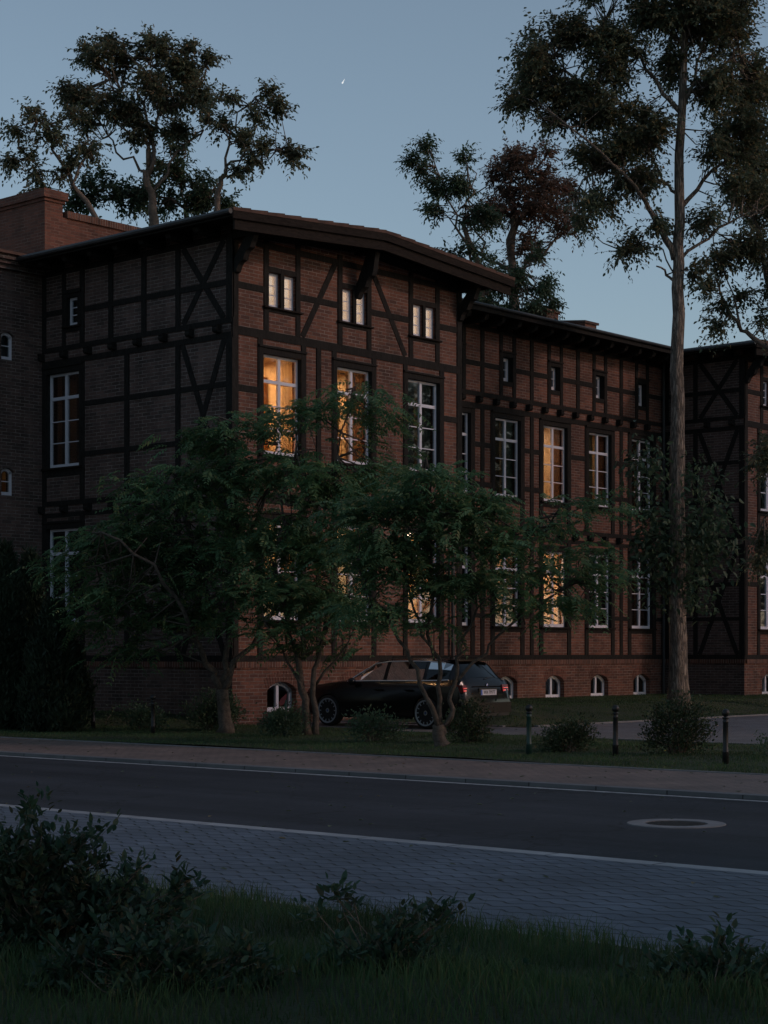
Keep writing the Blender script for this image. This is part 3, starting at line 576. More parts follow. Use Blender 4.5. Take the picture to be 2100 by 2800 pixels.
beam_ends(MW, [8.45 + .775 * k for k in range(17)], 8.70); beam_ends(MW, [8.45 + .775 * k for k in range(17)], 5.055)
for k in range(-4, 13):
    u = 11.76 + .765 * k; zt = 10.93; pr = [(.05, zt - .2), (-.62, zt - .2), (-.68, zt - .15), (-.73, zt - .16), (-.79, zt - .08), (-.79, zt), (.05, zt)]
    b = MB(); b.prism([(u - .075, W + y, z) for y, z in pr], [(u + .075, W + y, z) for y, z in pr]); b.build('rafter_end', 'timber', house)
b = MB(); b.hexa([(8.02, W - .9, 11.0), (21.98, W - .9, 11.0), (21.98, 14, 11.86), (8.02, 14, 11.86), (8.02, W - .9, 11.1), (21.98, W - .9, 11.1), (21.98, 14, 11.96), (8.02, 14, 11.96)]); rf = b.build('roof', 'tile', house)
b = MB(); b.box(8.9, 21.05, W - .94, W - .905, 10.93, 11.1); b.build('fascia', 'timber', rf)
b = MB(); b.tube([(8.9, W - .98, 11.1), (21.05, W - .98, 11.1)], .05, 8); b.build('gutter', 'zinc', rf)
b = MB(); b.hexa([(8.02, W - .88, 10.96), (21.98, W - .88, 10.96), (21.98, 14, 11.82), (8.02, 14, 11.82), (8.02, W - .88, 10.985), (21.98, W - .88, 10.985), (21.98, 14, 11.845), (8.02, 14, 11.845)]); b.build('soffit', 'timber', rf)
# low roof wall and chimney on the wing
b = MB(); b.prism([(21.45, 5.6, 11), (21.45, 13, 11), (21.45, 13, 13.2), (21.45, 5.6, 12.40)], [(22.1, 5.6, 11), (22.1, 13, 11), (22.1, 13, 13.2), (22.1, 5.6, 12.40)]); b.build('parapet', 'brick', rf)
b = MB(); b.prism([(21.38, 5.54, 12.40), (21.38, 13, 13.206), (21.38, 13, 13.28), (21.38, 5.54, 12.48)], [(22.17, 5.54, 12.40), (22.17, 13, 13.206), (22.17, 13, 13.28), (22.17, 5.54, 12.48)]); b.build('coping', 'tile', rf)
b = MB(); b.box(22.6, 23.3, 8.0, 8.8, 11.3, 13.25); b.box(22.55, 23.35, 7.95, 8.85, 13.25, 13.33); ch = b.build('chimney', 'brick', rf)
b = MB(); b.tube([(22.7, 8.2, 13.3), (22.5, 8.2, 14.5)], .006, 4); b.build('aerial', 'zinc', ch)
# ---- brick block on the left and the tall gable wall behind
ML = F_(6.6)
lh = [(-1.24, -.86, 8.6, 9.27, .09), (-1.24, -.86, 5.36, 6.02, .09), (-1.24, -.86, 2.9, 3.6, .09)]
cells(ML, -9, 0, -.2, 10.75, lh).build('wall', 'brick_grey', house)
for h in lh: window(ML, *h[:4], rec=.1, fw=.07, mull=False, transom=0, bars=1, casing=None, rise=.09, depth=.9, **({'lit': .25, 'curt': [(0, .6, 'curtain_brown')]} if h[2] < 7 else {'curt': [(0, 1, 'curtain_grey')]}))
b = MB(); b.box(-9, -.02, 6.5, 6.62, 10.75, 10.86); b.box(-9, -.02, 6.42, 6.62, 10.86, 10.95); b.box(-9, -.02, 6.34, 6.62, 10.95, 11.06); b.build('cornice', 'brick_grey', house)
b = MB(); b.box(-9, -.02, 6.25, 6.7, 11.06, 11.13); b.box(-9, 1.9, 6.7, 16, 11.0, 11.14); b.build('ledge_tiles', 'tile', house)
b = MB(); b.box(1.96, 14, 9.0, 9.4, 9, 13.02); b.box(1.96, 2.36, 9.4, 22, 9, 13.36); b.box(1.96, 2.55, 9.0, 9.4, 13.02, 13.36); b.build('wall', 'brick_red', house, 'tall red brick parapet wall behind the low roof')
b = MB(); b.box(1.92, 2.42, 8.96, 22, 13.36, 13.44); b.box(1.86, 2.5, 8.9, 22, 13.44, 13.66); b.box(2.42, 2.6, 8.963, 9.44, 13.361, 13.441); b.box(2.5, 2.66, 8.903, 9.5, 13.444, 13.655); b.build('coping', 'brick_red', house)
b = MB(); b.box(2.66, 14, 8.94, 9.46, 13.02, 13.20); b.build('coping', 'brick_soldier', house)
# downpipes
b = MB(); b.tube([(21.78, W - .09, 10.9), (21.78, W - .09, .2)], .05, 8); b.build('downpipe', 'zinc', house)
b = MB(); b.tube([(7.57, -.1, 5.9), (7.57, -.1, .1)], .05, 8); b.build('downpipe', 'zinc', house)
# blocks behind close the volume
b = MB(); b.quad((8, 14, -.2), (22, 14, -.2), (22, 14, 11.9), (8, 14, 11.9)); b.quad((0, 9.4, -.2), (8, 9.4, -.2), (8, 9.4, 11), (0, 9.4, 11)); b.quad((-9, 6.6, -.2), (-9, 16, -.2), (-9, 16, 11.1), (-9, 6.6, 11.1)); b.quad((0, 6.6, -.2), (0, 9.4, -.2), (0, 9.4, 11.05), (0, 6.6, 11.05)); b.build('wall', 'brick_grey', house)
lamp = thing('pendant_lamp', 'small glowing white bulb hanging at a ground floor window behind the tree leaves', 'lamp', (6.6, .9, 4.3))
b = MB(); p0 = at(884, 1157, 1); dirv = (p0 - Vector((CX, CY, CH))); tt = (-.35 - CY) / dirv.y; lp = Vector((CX, CY, CH)) + dirv * tt
lamp.location = lp; b.lathe([(0, -.06), (.05, -.04), (.065, 0), (.05, .04), (.02, .06)], 12, lp); b.build('bulb', 'bulb', lamp, smooth=True)
b = MB(); b.lathe([(.02, .06), (.085, .055), (.05, .10), (.02, .13)], 12, lp); b.tube([lp + Vector((0, 0, .12)), lp + Vector((0, .02, .22)), Vector((lp.x, -.02, lp.z + .2))], .012, 6); b.build('lamp_holder', 'cast_iron', lamp)

# ------------------------------------------------------------------ trees
def crown_pts(blobs, zf0, dens, shrink=0.):
    C, B = [], []
    for bl in blobs:
        dx, dy, rx, ry = bl[:4]; dd = bl[4] if len(bl) > 4 else 0; mul = bl[5] if len(bl) > 5 else 1
        c = at(dx, dy, zf0 + dd); k = (zf0 + dd) * 1.26582 / 5030; RX, RZ = rx * k, ry * k; RY = (RX + RZ) * .5
        n = max(4, int(dens * mul * RX * RZ * 3.14)); RX, RZ = max(.12, RX - shrink), max(.1, RZ - shrink); v = rng.normal(size=(n, 3)); v = nrm(v) * (rng.random((n, 1)) ** .42)
        # depth axis = forward
        f = np.array([CO, SI, 0]); r = np.array([SI, -CO, 0]); p = np.array(c)[None] + v[:, :1] * RX * r + v[:, 1:2] * RY * f + v[:, 2:] * RZ * np.array([0, 0, 1.])
        C.append(p); B += [np.array(c)] * n
    return np.concatenate(C), np.array(B)
def sprigs(C, out, k, leaf, lw, spread, droop, per=9, up=0.):
    """short twigs fanning out of every cluster, leaves set alternately along each of them"""
    m_ = max(2, round(k / per)); n = len(C) * m_; i = np.repeat(np.arange(len(C)), m_)
    D = nrm(out[i] * .7 + rng.normal(size=(n, 3)) * .75 + np.array([0, 0, .12 + up])); Ls = spread * 2.1 * (.55 + .65 * rng.random(n)); O = C[i] - D * (Ls * .15)[:, None] + rng.normal(size=(n, 3)) * spread * .25
    S = nrm(np.cross(D, rng.normal(size=(n, 3)) * .4 + np.array([0, 0, 1.]))); P, DD, NN, LL = [], [], [], []
    bend = lambda t_: O + D * (Ls * t_)[:, None] + np.array([0, 0, -1.]) * (Ls * droop * .45 * t_ * t_)[:, None]
    for q in range(per):
        t_ = .12 + .88 * q / (per - 1); sg = 1 if q % 2 else -1
        P.append(bend(t_) + rng.normal(size=(n, 3)) * .015); DD.append(D * .55 + S * sg * (.8 if q < per - 1 else .1) + rng.normal(size=(n, 3)) * .3 + np.array([0, 0, -droop + up])); NN.append(rng.normal(size=(n, 3)) * .4 + np.array([0, 0, 1.])); LL.append(leaf * (.6 + .6 * rng.random(n)) * (1.1 - .35 * t_))
    P = np.concatenate(P); L = np.concatenate(LL); w_ = np.array([0, 0, 1.]) * leaf * .028
    T = np.concatenate([np.stack([bend(a) - w_, bend(a) + w_, bend(b_) + w_ * .6, bend(b_) - w_ * .6], 1) for a, b_ in ((0, .5), (.5, 1.))])
    return leaf_V(P, np.concatenate(DD), np.concatenate(NN), L, L * lw), T
def limb_pts(pl, zf0, jit=.0):
    out = [at(q[0], q[1], zf0 + (q[2] if len(q) > 2 else 0)) for q in pl]; res = []
    for i in range(len(out) - 1):
        for t in (0, .34, .67): res.append(out[i].lerp(out[i + 1], t))
    res.append(out[-1])
    for i in range(1, len(res) - 1): res[i] = res[i] + Vector(rng.normal(size=3) * jit)
    return res
def tree(name, label, zf0, limbs, blobs, dens=9, k=14, leaf=.16, lw=.45, spread=.35, mat='leaf_olive', barkm='bark', frond=False, droop=.35, group=None, twig=.012, base=None, cat='tree', nfr=4, frl=.46, nlf=8, jit=.04):
    """limbs: [(polyline in view px, r0, r1)], first is the trunk"""
    b = MB(); LP = []
    for i, (pl, r0, r1) in enumerate(limbs):
        P = limb_pts(pl, zf0, jit if i else jit * .4); n = len(P); rr = [r0 + (r1 - r0) * (j / (n - 1)) ** .8 for j in range(n)]
        if i == 0 and base is not None: rr[0] *= 1.35; rr[1] *= 1.08
        b.tube(P, rr, 12 if r0 > .12 else 7); LP += P[(2 if i else n // 2):]
    root = P0 = limb_pts(limbs[0][0], zf0)[0]
    t = thing(name, label, cat, tuple(root), group)
    C, B = crown_pts(blobs, zf0, dens, spread * .9 + leaf * .4); LA = np.array([tuple(p) for p in LP])
    # twigs run from the nearest limb point through the cluster
    dist = np.linalg.norm(C[:, None] - LA[None], axis=2) + rng.random((len(C), len(LA))) * 1.1; j = dist.argmin(1); A = LA[j]
    for i in range(len(C)):
        if np.linalg.norm(C[i] - A[i]) > 6: continue
        m1 = (A[i] * .55 + C[i] * .45) + rng.normal(size=3) * .12 + np.array([0, 0, -.08]); m2 = (A[i] * .2 + C[i] * .8) + rng.normal(size=3) * .06
        b.tube([A[i], m1, m2, C[i]], [twig * 1.7, twig * 1.2, twig * .8, twig * .35], 4, False)
    b.build('trunk', barkm, t, smooth=True)
    n = len(C)
    if not frond:
        V, TW = sprigs(C, nrm(C - A), k, leaf, lw, spread, droop); np_mesh('twigs', TW, 4, [(0, 1, 2, 3)], barkm, t, kind='stuff')
    else:
        idx = np.repeat(np.arange(n), nfr); out = nrm(C - A)[idx]; P0 = C[idx] + rng.normal(size=(len(idx), 3)) * spread * np.array([1.35, 1.35, .4])
        D = nrm(out * .8 * np.array([1, 1, .4]) + rng.normal(size=P0.shape) * np.array([.7, .7, .28]) + np.array([0, 0, -.05])); FL = frl * (.6 + .7 * rng.random(len(idx)))
        S = nrm(np.cross(D, rng.normal(size=P0.shape) * .3 + np.array([0, 0, 1.]))); N2 = np.cross(S, D)
        PP, DD, NN, LL = [], [], [], []
        for i in range(nlf):
            t_ = (i + 1) / nlf; q = P0 + D * (FL * t_)[:, None] + np.array([0, 0, -1.]) * (FL * droop * t_ ** 2)[:, None]; ll = frl * .235 * (1.1 - .5 * abs(t_ - .45) * 1.4)
            for sgn in (-1, 1): PP.append(q); DD.append(S * sgn * .85 + D * .5 + np.array([0, 0, -.25]) + rng.normal(size=q.shape) * .12); NN.append(N2 + rng.normal(size=q.shape) * .15); LL.append(ll * (.8 + .4 * rng.random(len(q))))
        P = np.concatenate(PP); L = np.concatenate(LL); V = leaf_V(P, np.concatenate(DD), np.concatenate(NN), L, L * .40)
    np_mesh('crown', V, 6, LF, mat, t)
    return t
# --- three feathery leaved trees on the verge
FG = 'feathery leaved trees on the verge before the house'
tree('ash_tree', 'green feathery tree with crooked forked trunk in front of the dark side wall', 36.4,
     [([(487, 1585), (486, 1540), (480, 1490)], .15, .12), ([(480, 1490), (455, 1450), (425, 1390, -.3), (400, 1330, -.6), (330, 1220, -1), (220, 1150, -1)], .09, .02), ([(482, 1492), (505, 1430), (560, 1375, .4), (600, 1300, .6), (620, 1200, .8)], .08, .02),
      ([(480, 1480), (492, 1400), (500, 1300), (520, 1180), (500, 1020), (470, 900)], .075, .015), ([(497, 1340), (450, 1250), (400, 1130), (370, 1020)], .05, .012), ([(520, 1180), (580, 1060), (600, 960)], .04, .012)],
     [(300, 1150, 110, 90, 0), (420, 1040, 90, 80, -.3), (455, 940, 60, 70, 0), (200, 1170, 80, 60, 0, .9), (240, 1280, 80, 60), (520, 1010, 80, 80), (350, 1330, 100, 60, 0, .8), (500, 1160, 110, 100), (400, 1230, 110, 90), (560, 920, 60, 50), (150, 1230, 40, 30, 0, .7), (300, 1400, 70, 30, 0, .5), (220, 1340, 50, 30, 0, .6), (330, 1040, 60, 40, 0, .8), (440, 1330, 110, 60, 0, .8)],
     dens=8.5, frond=True, barkm='bark_ash', mat='leaf_ash', spread=.26, group=FG, base=1, nfr=12)
tree('ash_tree', 'green feathery tree with paired upright stems behind the round shrub', 35.3,
     [([(664, 1590), (660, 1530), (650, 1470), (640, 1400)], .09, .06), ([(682, 1590), (680, 1520), (685, 1450), (700, 1370, .3), (720, 1250, .5), (700, 1100, .5)], .075, .02), ([(640, 1400), (615, 1320), (600, 1220), (620, 1080), (640, 940)], .05, .012),
      ([(660, 1500), (625, 1430), (570, 1340, -.4)], .04, .015), ([(700, 1370), (750, 1280), (790, 1190)], .04, .012), ([(700, 1100), (730, 980), (760, 850), (765, 810)], .03, .008), ([(682, 1480), (740, 1400), (780, 1350)], .03, .01)],
     [(650, 900, 65, 45), (630, 1010, 80, 70), (705, 1060, 90, 90), (620, 1160, 90, 80), (720, 1190, 100, 90), (640, 1290, 110, 80), (740, 1310, 80, 60), (765, 850, 35, 45, 0, .6), (800, 1000, 70, 90, .3, .8), (600, 1360, 60, 50, 0, .8), (690, 1390, 90, 30, 0, .7), (820, 890, 45, 22, 0, .6), (560, 1260, 70, 80)],
     dens=8.5, frond=True, barkm='bark_ash', mat='leaf_ash', spread=.26, group=FG, base=1, nfr=12)
tree('ash_tree', 'green feathery tree with spreading pale stems in front of the parked car', 31.0,
     [([(956, 1614), (950, 1590), (946, 1566)], .12, .10), ([(948, 1572), (932, 1515), (900, 1450, -.2), (865, 1380), (810, 1290), (770, 1220)], .055, .015), ([(950, 1568), (948, 1490), (938, 1400), (935, 1290), (930, 1120), (920, 990)], .05, .012),
      ([(952, 1590), (968, 1560), (978, 1515), (985, 1465), (1000, 1400), (1020, 1320), (1050, 1200)], .06, .015), ([(985, 1470), (1020, 1430), (1080, 1370), (1160, 1310), (1240, 1250)], .035, .012), ([(938, 1420), (905, 1350), (880, 1230), (860, 1090)], .03, .01), ([(1050, 1200), (1120, 1150), (1200, 1110)], .025, .008)],
     [(935, 1020, 80, 80), (870, 1080, 80, 80), (1000, 1120, 90, 80), (900, 1190, 100, 90), (1080, 1170, 80, 60), (1180, 1140, 70, 40, 0, .8), (1250, 1090, 55, 28, 0, .45), (1240, 1200, 70, 30, 0, .6), (1170, 1240, 70, 45, 0, .8), (1040, 1260, 90, 50, 0, .8), (820, 1200, 90, 100), (800, 1320, 70, 50, 0, .8), (960, 1270, 80, 60), (1120, 1310, 60, 30, 0, .5), (1230, 1300, 50, 30, 0, .45), (1280, 1250, 40, 22, 0, .35), (770, 1110, 60, 60), (900, 1340, 80, 40, 0, .6), (1030, 1080, 60, 40, 0, .7)],
     dens=9.5, frond=True, barkm='bark_ash', mat='leaf_ash', spread=.24, group=FG, base=1, frl=.43, nfr=12)
# --- tall tree on the lawn
bp = at(1466, 1532, 48.5)
tree('tall_tree', 'very tall tree with a straight ridged trunk standing on the lawn before the long wing', 48.5,
     [([(1466, 1534), (1465, 1400), (1464, 1200), (1463, 1000), (1463, 800), (1464, 620), (1468, 480), (1468, 330), (1475, 180), (1480, 60), (1485, -150)], .27, .07),
      ([(1462, 620), (1440, 590), (1418, 575, -.3)], .05, .02), ([(1458, 560), (1430, 500), (1400, 450), (1370, 400, -.5), (1300, 330, -1), (1200, 250, -1)], .11, .02), ([(1370, 400), (1310, 370), (1270, 380), (1240, 420)], .05, .012),
      ([(1466, 420), (1430, 390), (1400, 330)], .05, .015), ([(1468, 240), (1430, 200), (1380, 120, .5), (1300, 60, .5)], .08, .02), ([(1400, 330), (1330, 250), (1240, 170), (1180, 100)], .06, .012), ([(1472, 240), (1500, 170), (1520, 80)], .07, .02),
      ([(1470, 450), (1520, 390, .5), (1580, 330, .8), (1640, 300, 1)], .07, .02), ([(1470, 560), (1530, 510), (1600, 470), (1650, 460)], .05, .015), ([(1478, 200), (1540, 150), (1600, 120)], .05, .015), ([(1462, 600), (1430, 540), (1380, 520), (1340, 540)], .025, .01),
      ([(1464, 1260), (1430, 1200), (1400, 1120)], .03, .01), ([(1466, 1250), (1510, 1180), (1540, 1100)], .03, .01), ([(1464, 1080), (1420, 1020), (1400, 980)], .02, .01)],
     [(1160, 130, 70, 85), (1230, 70, 80, 60), (1130, 220, 60, 45, 0, .8), (1230, 190, 85, 70), (1330, 120, 90, 90), (1300, 240, 95, 60), (1200, 260, 60, 30, 0, .7), (1290, 340, 80, 45), (1390, 280, 75, 80, 0, .9), (1370, 390, 80, 50, 0, .9), (1290, 430, 70, 45, 0, .75), (1260, 480, 40, 25, 0, .5), (1400, 30, 80, 60), (1480, 40, 90, 80), (1370, 530, 45, 28, 0, .8), (1345, 545, 28, 14, 0, .7), (1420, 480, 40, 45, 0, .5),
      (1560, 60, 90, 90), (1540, 180, 70, 70), (1620, 180, 70, 90, 1), (1600, 300, 90, 80, .5), (1540, 330, 50, 60, 0, .6), (1600, 410, 80, 60, .5, .9), (1530, 480, 50, 50, 0, .7), (1560, -60, 120, 80), (1400, -60, 120, 60), (1280, -10, 60, 40, 0, .7), (1340, 320, 60, 60), (1450, 130, 50, 70, .5, .7), (1500, 590, 25, 25, 0, .4)],
     dens=12, k=90, leaf=.15, lw=.5, spread=.35, mat='leaf_big', barkm='bark_ridged', base=1, jit=.03, twig=.012)
tt = [o for o in bpy.data.objects if o.name == 'tall_tree'][0]
def tuft(parent, blobs, zf, dens, k, leaf, mat, name='shoots', spread=.2):
    C, B = crown_pts(blobs, zf, dens); idx = np.repeat(np.arange(len(C)), k); P = C[idx] + rng.normal(size=(len(idx), 3)) * spread
    D = nrm(C[idx] - B[idx]) * .6 + rng.normal(size=P.shape) * .7 + np.array([0, 0, -.35]); L = leaf * (.6 + .7 * rng.random(len(idx)))
    return np_mesh(name, leaf_V(P, D, rng.normal(size=P.shape) * .5 + np.array([0, 0, 1.]), L, L * .5), 6, LF, mat, parent)
tuft(tt, [(1395, 1010, 32, 50, -.3), (1410, 1110, 40, 45), (1450, 1180, 60, 50, -.6), (1520, 1070, 45, 60, .3, .8), (1520, 1180, 55, 60, .3), (1420, 1260, 45, 45), (1500, 1270, 50, 40), (1390, 980, 22, 25, -.4), (1490, 1010, 25, 40, .3, .6), (1400, 1180, 30, 60, 0, .9), (1470, 1310, 25, 25, 0, .6), (1530, 1130, 40, 50)], 48.5, 11, 26, .18, 'leaf_dark', spread=.28)
# --- tree beyond the right edge reaching in
tree('broad_tree', 'dark tree at the right edge whose limb reaches in over the right hand roof', 50,
     [([(1745, 1540), (1742, 1300), (1738, 1000), (1725, 830), (1700, 780)], .26, .16), ([(1705, 780), (1640, 740), (1600, 710), (1570, 660), (1545, 600)], .10, .02), ([(1600, 712), (1585, 640), (1560, 560)], .04, .012), ([(1700, 780), (1660, 600, .5), (1620, 450, 1), (1600, 300, 1)], .12, .03), ([(1640, 560), (1590, 520), (1540, 500)], .05, .012), ([(1738, 900), (1690, 940), (1655, 980)], .05, .015), ([(1738, 1050), (1690, 1080), (1650, 1120)], .05, .015)],
     [(1560, 560, 60, 50, 0, .8), (1620, 530, 60, 60), (1530, 620, 35, 40, 0, .6), (1600, 640, 40, 30, 0, .6), (1650, 690, 30, 30, 0, .8), (1560, 660, 40, 25, 0, .4), (1545, 700, 15, 14, 0, .8), (1650, 450, 60, 80, 1), (1640, 340, 60, 70, 1), (1700, 600, 80, 100, 0, .6), (1650, 990, 32, 70, 0, 1.1), (1655, 1160, 35, 40), (1640, 1210, 20, 20)],
     dens=11, k=81, leaf=.15, lw=.5, spread=.34, mat='leaf_big', base=1, twig=.013)
# --- trees behind the roofs
BG = 'trees rising behind the roofs'
tree('park_tree', 'broad round crowned tree behind the corner block, its trunk rising from the roof line', 62,
     [([(340, 1500), (338, 800), (335, 475), (325, 420), (318, 370)], .27, .09), ([(320, 380), (330, 300), (345, 250), (370, 190)], .09, .02), ([(318, 372), (310, 300), (270, 240), (240, 170)], .08, .02), ([(325, 415), (295, 360), (255, 320), (220, 270)], .07, .02), ([(320, 360), (320, 260), (320, 160), (325, 100)], .07, .015), ([(345, 250), (400, 220), (430, 180)], .05, .015), ([(325, 430), (370, 350), (400, 300), (440, 280)], .06, .02)],
     [(190, 120, 42, 35), (240, 130, 70, 55), (330, 100, 75, 42), (400, 150, 65, 55), (430, 210, 45, 50, 0, .9), (350, 200, 90, 70, 0, .9), (250, 230, 80, 60), (170, 210, 50, 50), (190, 270, 45, 40, 0, .8), (300, 280, 70, 40, 0, .6), (380, 280, 60, 30, 0, .6), (150, 190, 20, 15, 0, .7), (410, 110, 18, 12, 0, .8), (450, 130, 16, 12, 0, .5), (400, 290, 20, 16, 0, .7), (230, 90, 40, 22, 0, .8)],
     dens=6.6, k=81, leaf=.19, lw=.5, spread=.33, mat='leaf_olive', group=BG, twig=.02, jit=.1)
tree('park_tree', 'slender leaning tree at far left above the red parapet', 60,
     [([(230, 1500), (228, 620), (215, 490), (170, 420), (145, 370)], .15, .06), ([(150, 380), (110, 300), (80, 260)], .06, .015), ([(165, 415), (180, 350), (190, 300)], .05, .015), ([(160, 400), (110, 380), (60, 340)], .04, .012)],
     [(75, 250, 40, 35), (40, 280, 40, 25), (110, 290, 55, 45, 0, .9), (60, 330, 45, 30, 0, .8), (190, 320, 40, 45), (150, 250, 25, 18, 0, .5), (30, 345, 22, 18, 0, .7), (80, 380, 45, 20, 0, .6), (160, 330, 40, 50, 0, .6), (90, 410, 40, 14, 0, .7), (130, 370, 40, 40, 0, .6)],
     dens=5.2, k=72, leaf=.18, lw=.5, spread=.32, mat='leaf_olive', group=BG, twig=.018, jit=.1)
tree('park_tree', 'thin open tree with two separate leaf heads just left of the gable corner', 61,
     [([(470, 1500), (468, 620), (470, 430), (480, 385), (490, 360)], .15, .06), ([(488, 365), (500, 300), (520, 250), (550, 210)], .05, .012), ([(490, 358), (530, 330), (590, 320), (630, 330)], .05, .012), ([(500, 310), (470, 270), (450, 240)], .03, .01)],
     [(575, 205, 40, 35), (600, 240, 32, 40), (560, 250, 40, 45, 0, .7), (500, 215, 45, 25, 0, .7), (450, 250, 30, 20, 0, .6), (620, 320, 38, 28, 0, 1.), (570, 320, 45, 40, 0, .7), (510, 300, 55, 50, 0, .65), (640, 340, 18, 16), (510, 370, 20, 20, 0, .7), (480, 270, 30, 24, 0, .5), (550, 350, 40, 18, 0, .5)],
     dens=5.6, k=72, leaf=.18, lw=.5, spread=.30, mat='leaf_olive', group=BG, twig=.016, jit=.08)
tree('park_tree', 'low dark leafy tree filling the gap just above the roof behind the corner block', 64,
     [([(420, 1500), (410, 560), (400, 440)], .2, .08), ([(400, 450), (350, 420), (300, 410)], .06, .02), ([(402, 450), (450, 410), (480, 400)], .06, .02), ([(400, 440), (390, 380), (380, 350)], .05, .02), ([(300, 415), (230, 430), (200, 420)], .04, .01)],
     [(200, 430, 55, 35), (270, 420, 60, 45, 0, .9), (370, 370, 60, 45), (430, 420, 60, 60, 0, 1.2), (330, 430, 70, 50), (480, 440, 40, 40, 0, 1.1), (190, 400, 35, 25, 0, .8), (390, 320, 45, 30, 0, .8), (230, 385, 45, 20, 0, .5), (160, 435, 25, 20, 0, .6)],
     dens=7, k=81, leaf=.18, lw=.5, spread=.33, mat='leaf_dark', group=BG, twig=.018, jit=.1)
tree('park_tree', 'dense tree with reddish brown top behind the long wing roof', 66,
     [([(1120, 1500), (1115, 750), (1110, 640), (1105, 520), (1110, 430)], .3, .08), ([(1105, 600), (1060, 560), (1030, 500), (1010, 430)], .08, .02), ([(1112, 620), (1150, 560), (1200, 520), (1240, 490)], .08, .02), ([(1108, 540), (1130, 450), (1140, 380)], .07, .02), ([(1060, 640), (1040, 590), (1035, 560)], .08, .03)],
     [(1130, 340, 70, 30, 0, 1.1), (1100, 380, 70, 60), (1180, 390, 60, 60), (1140, 450, 90, 60), (1210, 480, 60, 45, 0, .8), (1070, 460, 60, 50, 0, .9), (1230, 430, 35, 60, 1, .8), (1130, 530, 80, 45, 0, .6), (1180, 330, 30, 20, 0, .7)],
     dens=7.5, k=72, leaf=.18, lw=.42, spread=.33, mat='leaf_brown', group=BG, twig=.018, jit=.1)
tree('park_tree', 'dark green open tree reaching left behind the gable of the corner block', 63,
     [([(1000, 1500), (1030, 760), (1040, 640), (1030, 560), (1000, 480)], .24, .07), ([(1035, 590), (990, 500), (960, 420), (940, 360)], .06, .015), ([(1040, 640), (1090, 600), (1130, 580)], .06, .02), ([(1000, 480), (1020, 420), (1010, 360)], .04, .012)],
     [(925, 320, 35, 28), (915, 360, 35, 30, 0, .9), (950, 400, 50, 45, 0, .95), (1010, 340, 28, 32, 0, .9), (1000, 400, 50, 45), (950, 460, 45, 30, 0, .8), (1030, 470, 60, 50), (1010, 540, 60, 40, 0, .7), (1100, 600, 60, 45, 0, 1.1), (1170, 620, 45, 35, 0, 1.1), (1130, 660, 70, 30, 0, 1.2), (1060, 600, 50, 60, 0, .7), (1190, 660, 25, 18, 0, .8), (1160, 560, 45, 30, 0, .6), (890, 345, 10, 8), (1040, 650, 60, 30, 0, 1.)],
     dens=6.6, k=81, leaf=.18, lw=.42, spread=.32, mat='leaf_dark', group=BG, twig=.016, jit=.08)

# --- unseen trees added to darken window and car reflections and shade the foreground
def simple_tree(loc, label):
    t = thing('unseen_tree', label, 'tree', loc, 'unseen trees added across the side street'); L0 = Vector(loc); b = MB()
    b.tube([L0, L0 + Vector((.1, 0, 4)), L0 + Vector((0, .2, 9)), L0 + Vector((.2, 0, 15))], [.3, .24, .16, .05], 9)
    for k in range(9):
        a = k * 2.4; h = 4.5 + k * 1.1; e = L0 + Vector((cos(a) * 3.5, sin(a) * 3.5, h + 2.5)); b.tube([L0 + Vector((0, 0, h)), (L0 + Vector((0, 0, h))).lerp(e, .5) + Vector((0, 0, .4)), e], [.1, .06, .02], 6)
    b.build('trunk', 'bark', t); n = 500; v = nrm(rng.normal(size=(n, 3))) * (rng.random((n, 1)) ** .4); C = np.array(L0) + np.array([0, 0, 9.5]) + v * np.array([5.2, 5.2, 7.4]); C += rng.normal(size=C.shape) * .5
    idx = np.repeat(np.arange(n), 26); P = C[idx] + rng.normal(size=(len(idx), 3)) * .55; L = .34 * (.6 + .7 * rng.random(len(idx)))
    np_mesh('crown', leaf_V(P, rng.normal(size=P.shape) + np.array([0, 0, -.3]), rng.normal(size=P.shape) * .5 + np.array([0, 0, 1.]), L, L * .55), 6, LF, 'leaf_dark', t); return t
rt0 = simple_tree((24., -50., 0.), 'unseen dark full crowned tree added to darken reflections and shade the foreground')
for k, (x, y) in enumerate([(38, -35), (46, -38), (54, -34), (62, -37), (71, -34), (80, -38), (90, -35), (101, -38), (12, -52), (4, -47), (-5, -49), (-13, -46), (-22, -49)]):
    r = rt0.copy(); COL.objects.link(r); r.location = (x, y, 0); r.rotation_euler = (0, 0, k * 1.3); r.scale = (1.18,) * 3 if x > 30 else (1., 1., 1.)
    for ch in rt0.children: c = ch.copy(); COL.objects.link(c); c.parent = r
